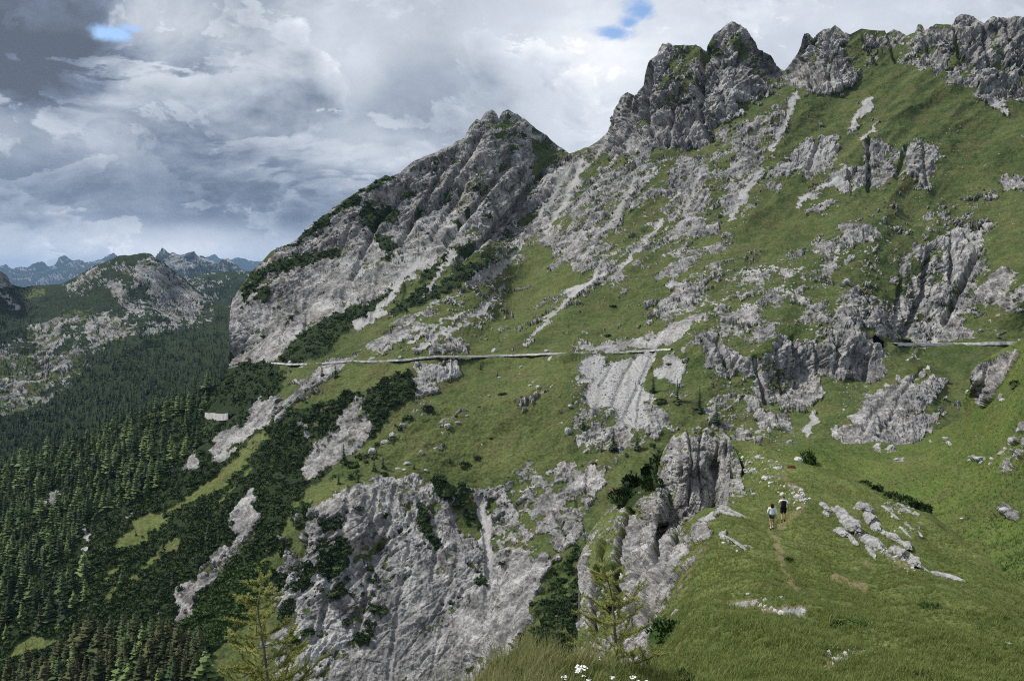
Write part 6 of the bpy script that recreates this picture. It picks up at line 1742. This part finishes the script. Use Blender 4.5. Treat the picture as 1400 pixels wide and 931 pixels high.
# ================================================================ FLOWERS AND THE YOUNG LARCHES AT OUR FEET
m_fl, N_ = new_mat('white_petals')
principled(N_, (0.82, 0.82, 0.80), 0.7, 0.2)
def yarrow(u, v, w, label, drop=26):
    b = knoll.at(u, v + drop)
    h = (v + drop - v) * b.y / FOC * 1.02
    e = tag(empty('white_flower', b), label, 'flower', 'white flowers in the long grass')
    r = np.random.default_rng(int(u * 7 + v))
    rad = w * b.y / FOC / 2
    bm = bmesh.new()
    def tube(p, q, r0, r1, n=5):
        p, q = Vector(p), Vector(q)
        d = (q - p).normalized()
        s = d.orthogonal().normalized(); t = d.cross(s)
        A_ = [bm.verts.new(p + (s * math.cos(6.283 * i / n) + t * math.sin(6.283 * i / n)) * r0) for i in range(n)]
        B_ = [bm.verts.new(q + (s * math.cos(6.283 * i / n) + t * math.sin(6.283 * i / n)) * r1) for i in range(n)]
        for i in range(n):
            bm.faces.new((A_[i], A_[(i + 1) % n], B_[(i + 1) % n], B_[i]))
    tube((0, 0, -0.03), (0, 0, h * 0.85), 0.0022, 0.0016)
    fl = []
    m = max(5, int(14 * (w / 12)))
    for i in range(m):
        a, q = r.uniform(0, 6.283), math.sqrt(r.uniform(0, 1))
        x, y = rad * q * math.cos(a), rad * q * math.sin(a)
        z = h + rad * 0.25 * (1 - q * q) + r.normal(0, 0.003)
        fl.append((x, y, z))
        tube((0, 0, h * 0.83), (x, y, z), 0.001, 0.0008, 3)
    me = bpy.data.meshes.new('stem'); bm.to_mesh(me); bm.free(); me.materials.append(M_TURF)
    link(bpy.data.objects.new('stem', me), e)
    bm = bmesh.new()
    for (x, y, z) in fl:
        fr = rad * r.uniform(0.26, 0.4) + 0.002
        c = bm.verts.new((x, y, z + fr * 0.5))
        ring = [bm.verts.new((x + fr * (1.0 if i % 2 else 0.72) * math.cos(6.283 * i / 10), y + fr * (1.0 if i % 2 else 0.72) * math.sin(6.283 * i / 10), z + r.normal(0, 0.001))) for i in range(10)]
        lo = bm.verts.new((x, y, z - fr * 0.4))
        for i in range(10):
            bm.faces.new((c, ring[i], ring[(i + 1) % 10]))
            bm.faces.new((lo, ring[(i + 1) % 10], ring[i]))
    me = bpy.data.meshes.new('flower_head'); bm.to_mesh(me); bm.free(); me.materials.append(m_fl)
    link(bpy.data.objects.new('flower_head', me), e)
for (u, v, w, lb) in ((794, 914, 15, 'largest white flower cluster in the long grass'), (790, 917, 9, 'white flower head just left under the largest cluster'), (772, 921, 10, 'white flower head left of the largest cluster'), (798, 923, 6, 'small white flower head under the largest cluster'), (805, 929, 7, 'lowest white flower head in the grass'),
    (836, 924, 9, 'white flower head standing alone in the middle'), (868, 917, 8, 'left white flower head of the right hand group'), (875, 922, 6, 'small white flower head in the right hand group'), (881, 925, 7, 'low white flower head in the right hand group'), (887, 922, 9, 'rightmost white flower head of the group'), (821, 893, 4, 'small high white flower before the young larch'), (819, 899, 3.5, 'tiny white flower below the small high one')):
    yarrow(u, v, w, lb)

M_NEED = leaf_mat('young_larch_needles', (0.26, 0.285, 0.075), (0.46, 0.47, 0.18), 0.8, 0.5)
def larch(name, spine, wid, z, label, seed, n_br=30):
    """young larch: curved trunk through places seen in the photograph, upturned branches, tufts of short needles"""
    r = np.random.default_rng(seed)
    S = np.array([ray(u, v) * zz for u, v, zz in spine])
    seg = np.linalg.norm(np.diff(S, axis=0), axis=1)
    cum = np.concatenate([[0], np.cumsum(seg)]); tot = cum[-1]
    def on(t):
        return np.array([np.interp(t * tot, cum, S[:, i]) for i in range(3)])
    base = S[0]
    e = tag(empty(name, Vector(base)), label, 'tree')
    def tubes(paths, nm, parent, mat):
        V, Q = [], []
        for pts, rad in paths:
            n = len(pts); b = len(V)
            for i in range(n):
                d = pts[min(i + 1, n - 1)] - pts[max(i - 1, 0)]
                d = d / (np.linalg.norm(d) + 1e-9)
                s = np.cross(d, (0.31, 0.2, 0.93)); s /= np.linalg.norm(s); t = np.cross(d, s)
                for k in range(5):
                    a = 6.283 * k / 5
                    V.append(pts[i] - base + (s * math.cos(a) + t * math.sin(a)) * rad[i])
            for i in range(n - 1):
                for k in range(5):
                    p, q = b + i * 5 + k, b + i * 5 + (k + 1) % 5
                    Q.append((p, q, q + 5, p + 5))
        o = link(bpy.data.objects.new(nm, np_mesh(nm, np.array(V), quads=np.array(Q), mats=[mat], smooth=True)), parent)
        return o
    def needles(paths, parent):
        V, T = [], []
        for pts, step in paths:
            L = np.concatenate([[0], np.cumsum(np.linalg.norm(np.diff(pts, axis=0), axis=1))])
            for s in np.arange(step, L[-1] + step * 0.5, step):
                p = np.array([np.interp(s, L, pts[:, i]) for i in range(3)])
                ax = pts[-1] - pts[0]; ax = ax / (np.linalg.norm(ax) + 1e-9)
                for k in range(9):
                    d = r.normal(size=3) + ax * 0.5 + np.array([0, 0, 0.35])
                    d /= np.linalg.norm(d)
                    w = np.cross(d, r.normal(size=3)); w /= np.linalg.norm(w)
                    ln, ww = r.uniform(0.018, 0.034), 0.0048
                    b = len(V)
                    V += [p - base - w * ww, p - base + w * ww, p - base + d * ln]
                    T.append((b, b + 1, b + 2))
        if V:
            link(bpy.data.objects.new('needles', np_mesh('needles', np.array(V), tris=np.array(T), mats=[M_NEED])), parent)
    ts = np.linspace(0, 1, 24)
    tp = np.array([on(t) for t in ts])
    tp[1:-1] += r.normal(0, 0.004, (22, 3))
    trunk = tubes([(tp, np.interp(ts, [0, 0.7, 1], [0.021, 0.009, 0.0025]))], 'trunk', e, M_BARK)
    needles([(tp[15:], 0.018)], trunk)
    for k in range(n_br):
        t = 0.08 + 0.86 * (k + r.uniform(0, 0.8)) / n_br
        o = on(t)
        a = k * 2.4 + r.normal(0, 0.4)
        L = wid * (1 - t) ** 0.75 * r.uniform(0.65, 1.15) + 0.035
        d = np.array([math.cos(a), math.sin(a), r.uniform(0.05, 0.45)])
        m = 9
        pts = np.array([o + d * L * q + np.array([0, 0, L * (0.30 * q * q - 0.12 * q)]) for q in np.linspace(0, 1, m)])
        pts[1:] += np.cumsum(r.normal(0, L * 0.012, (m - 1, 3)), 0)
        paths = [(pts, np.linspace(0.0055, 0.0014, m) * (0.7 + 0.5 * (1 - t)))]
        nd = [(pts[1:], 0.013)]
        for q in range(int(3 + L * 16)):
            i = r.integers(2, m)
            tl = L * r.uniform(0.12, 0.34)
            dd = d + r.normal(0, 0.75, 3) * [1, 1, 0.5] + np.array([0, 0, 0.15])
            dd /= np.linalg.norm(dd)
            tw = np.array([pts[i] + dd * tl * x + np.array([0, 0, tl * 0.3 * x * x]) for x in np.linspace(0, 1, 5)])
            paths.append((tw, np.linspace(0.0022, 0.001, 5)))
            nd.append((tw, 0.012))
        b = tubes(paths, 'branch', e, M_BARK)
        needles(nd, b)
larch('young_larch', [(372, 1012, 7.7), (366, 931, 7.7), (360, 880, 7.75), (352, 835, 7.8), (357, 800, 7.8), (354, 776, 7.8)], 0.56, 7.8, 'yellow green young larch in the left foreground', 41, 48)
larch('young_larch', [(846, 922, 8.9), (843, 890, 8.95), (840, 850, 9.0), (837, 815, 9.0), (828, 785, 9.0), (826, 762, 9.0)], 0.52, 9.0, 'yellow green young larch behind the flowers at the foot of the knoll', 42, 34)
print('objects', round(time.time() - T0, 1))
# ---------------------------------------------------------------- the air
def build_haze():
    m, N = new_mat('air')
    pv = N.n('ShaderNodeVolumePrincipled')
    pv.inputs['Color'].default_value = (0.38, 0.62, 1.0, 1)
    pv.inputs['Density'].default_value = HAZE
    pv.inputs['Anisotropy'].default_value = 0.1
    o = N.n('ShaderNodeOutputMaterial')
    N.put(o.inputs['Volume'], pv.outputs[0])
    x0, x1, y0, y1, z0, z1 = -45000, 45000, -45000, 45000, -640, 1150
    v = [(x0, y0, z0), (x1, y0, z0), (x1, y1, z0), (x0, y1, z0), (x0, y0, z1), (x1, y0, z1), (x1, y1, z1), (x0, y1, z1)]
    q = [(0, 3, 2, 1), (4, 5, 6, 7), (0, 1, 5, 4), (1, 2, 6, 5), (2, 3, 7, 6), (3, 0, 4, 7)]
    tag(link(bpy.data.objects.new('haze', np_mesh('haze', v, quads=q, mats=[m]))), kind='stuff')
HAZE = 1.9e-5
build_haze()
print('built in', round(time.time() - T0, 1))
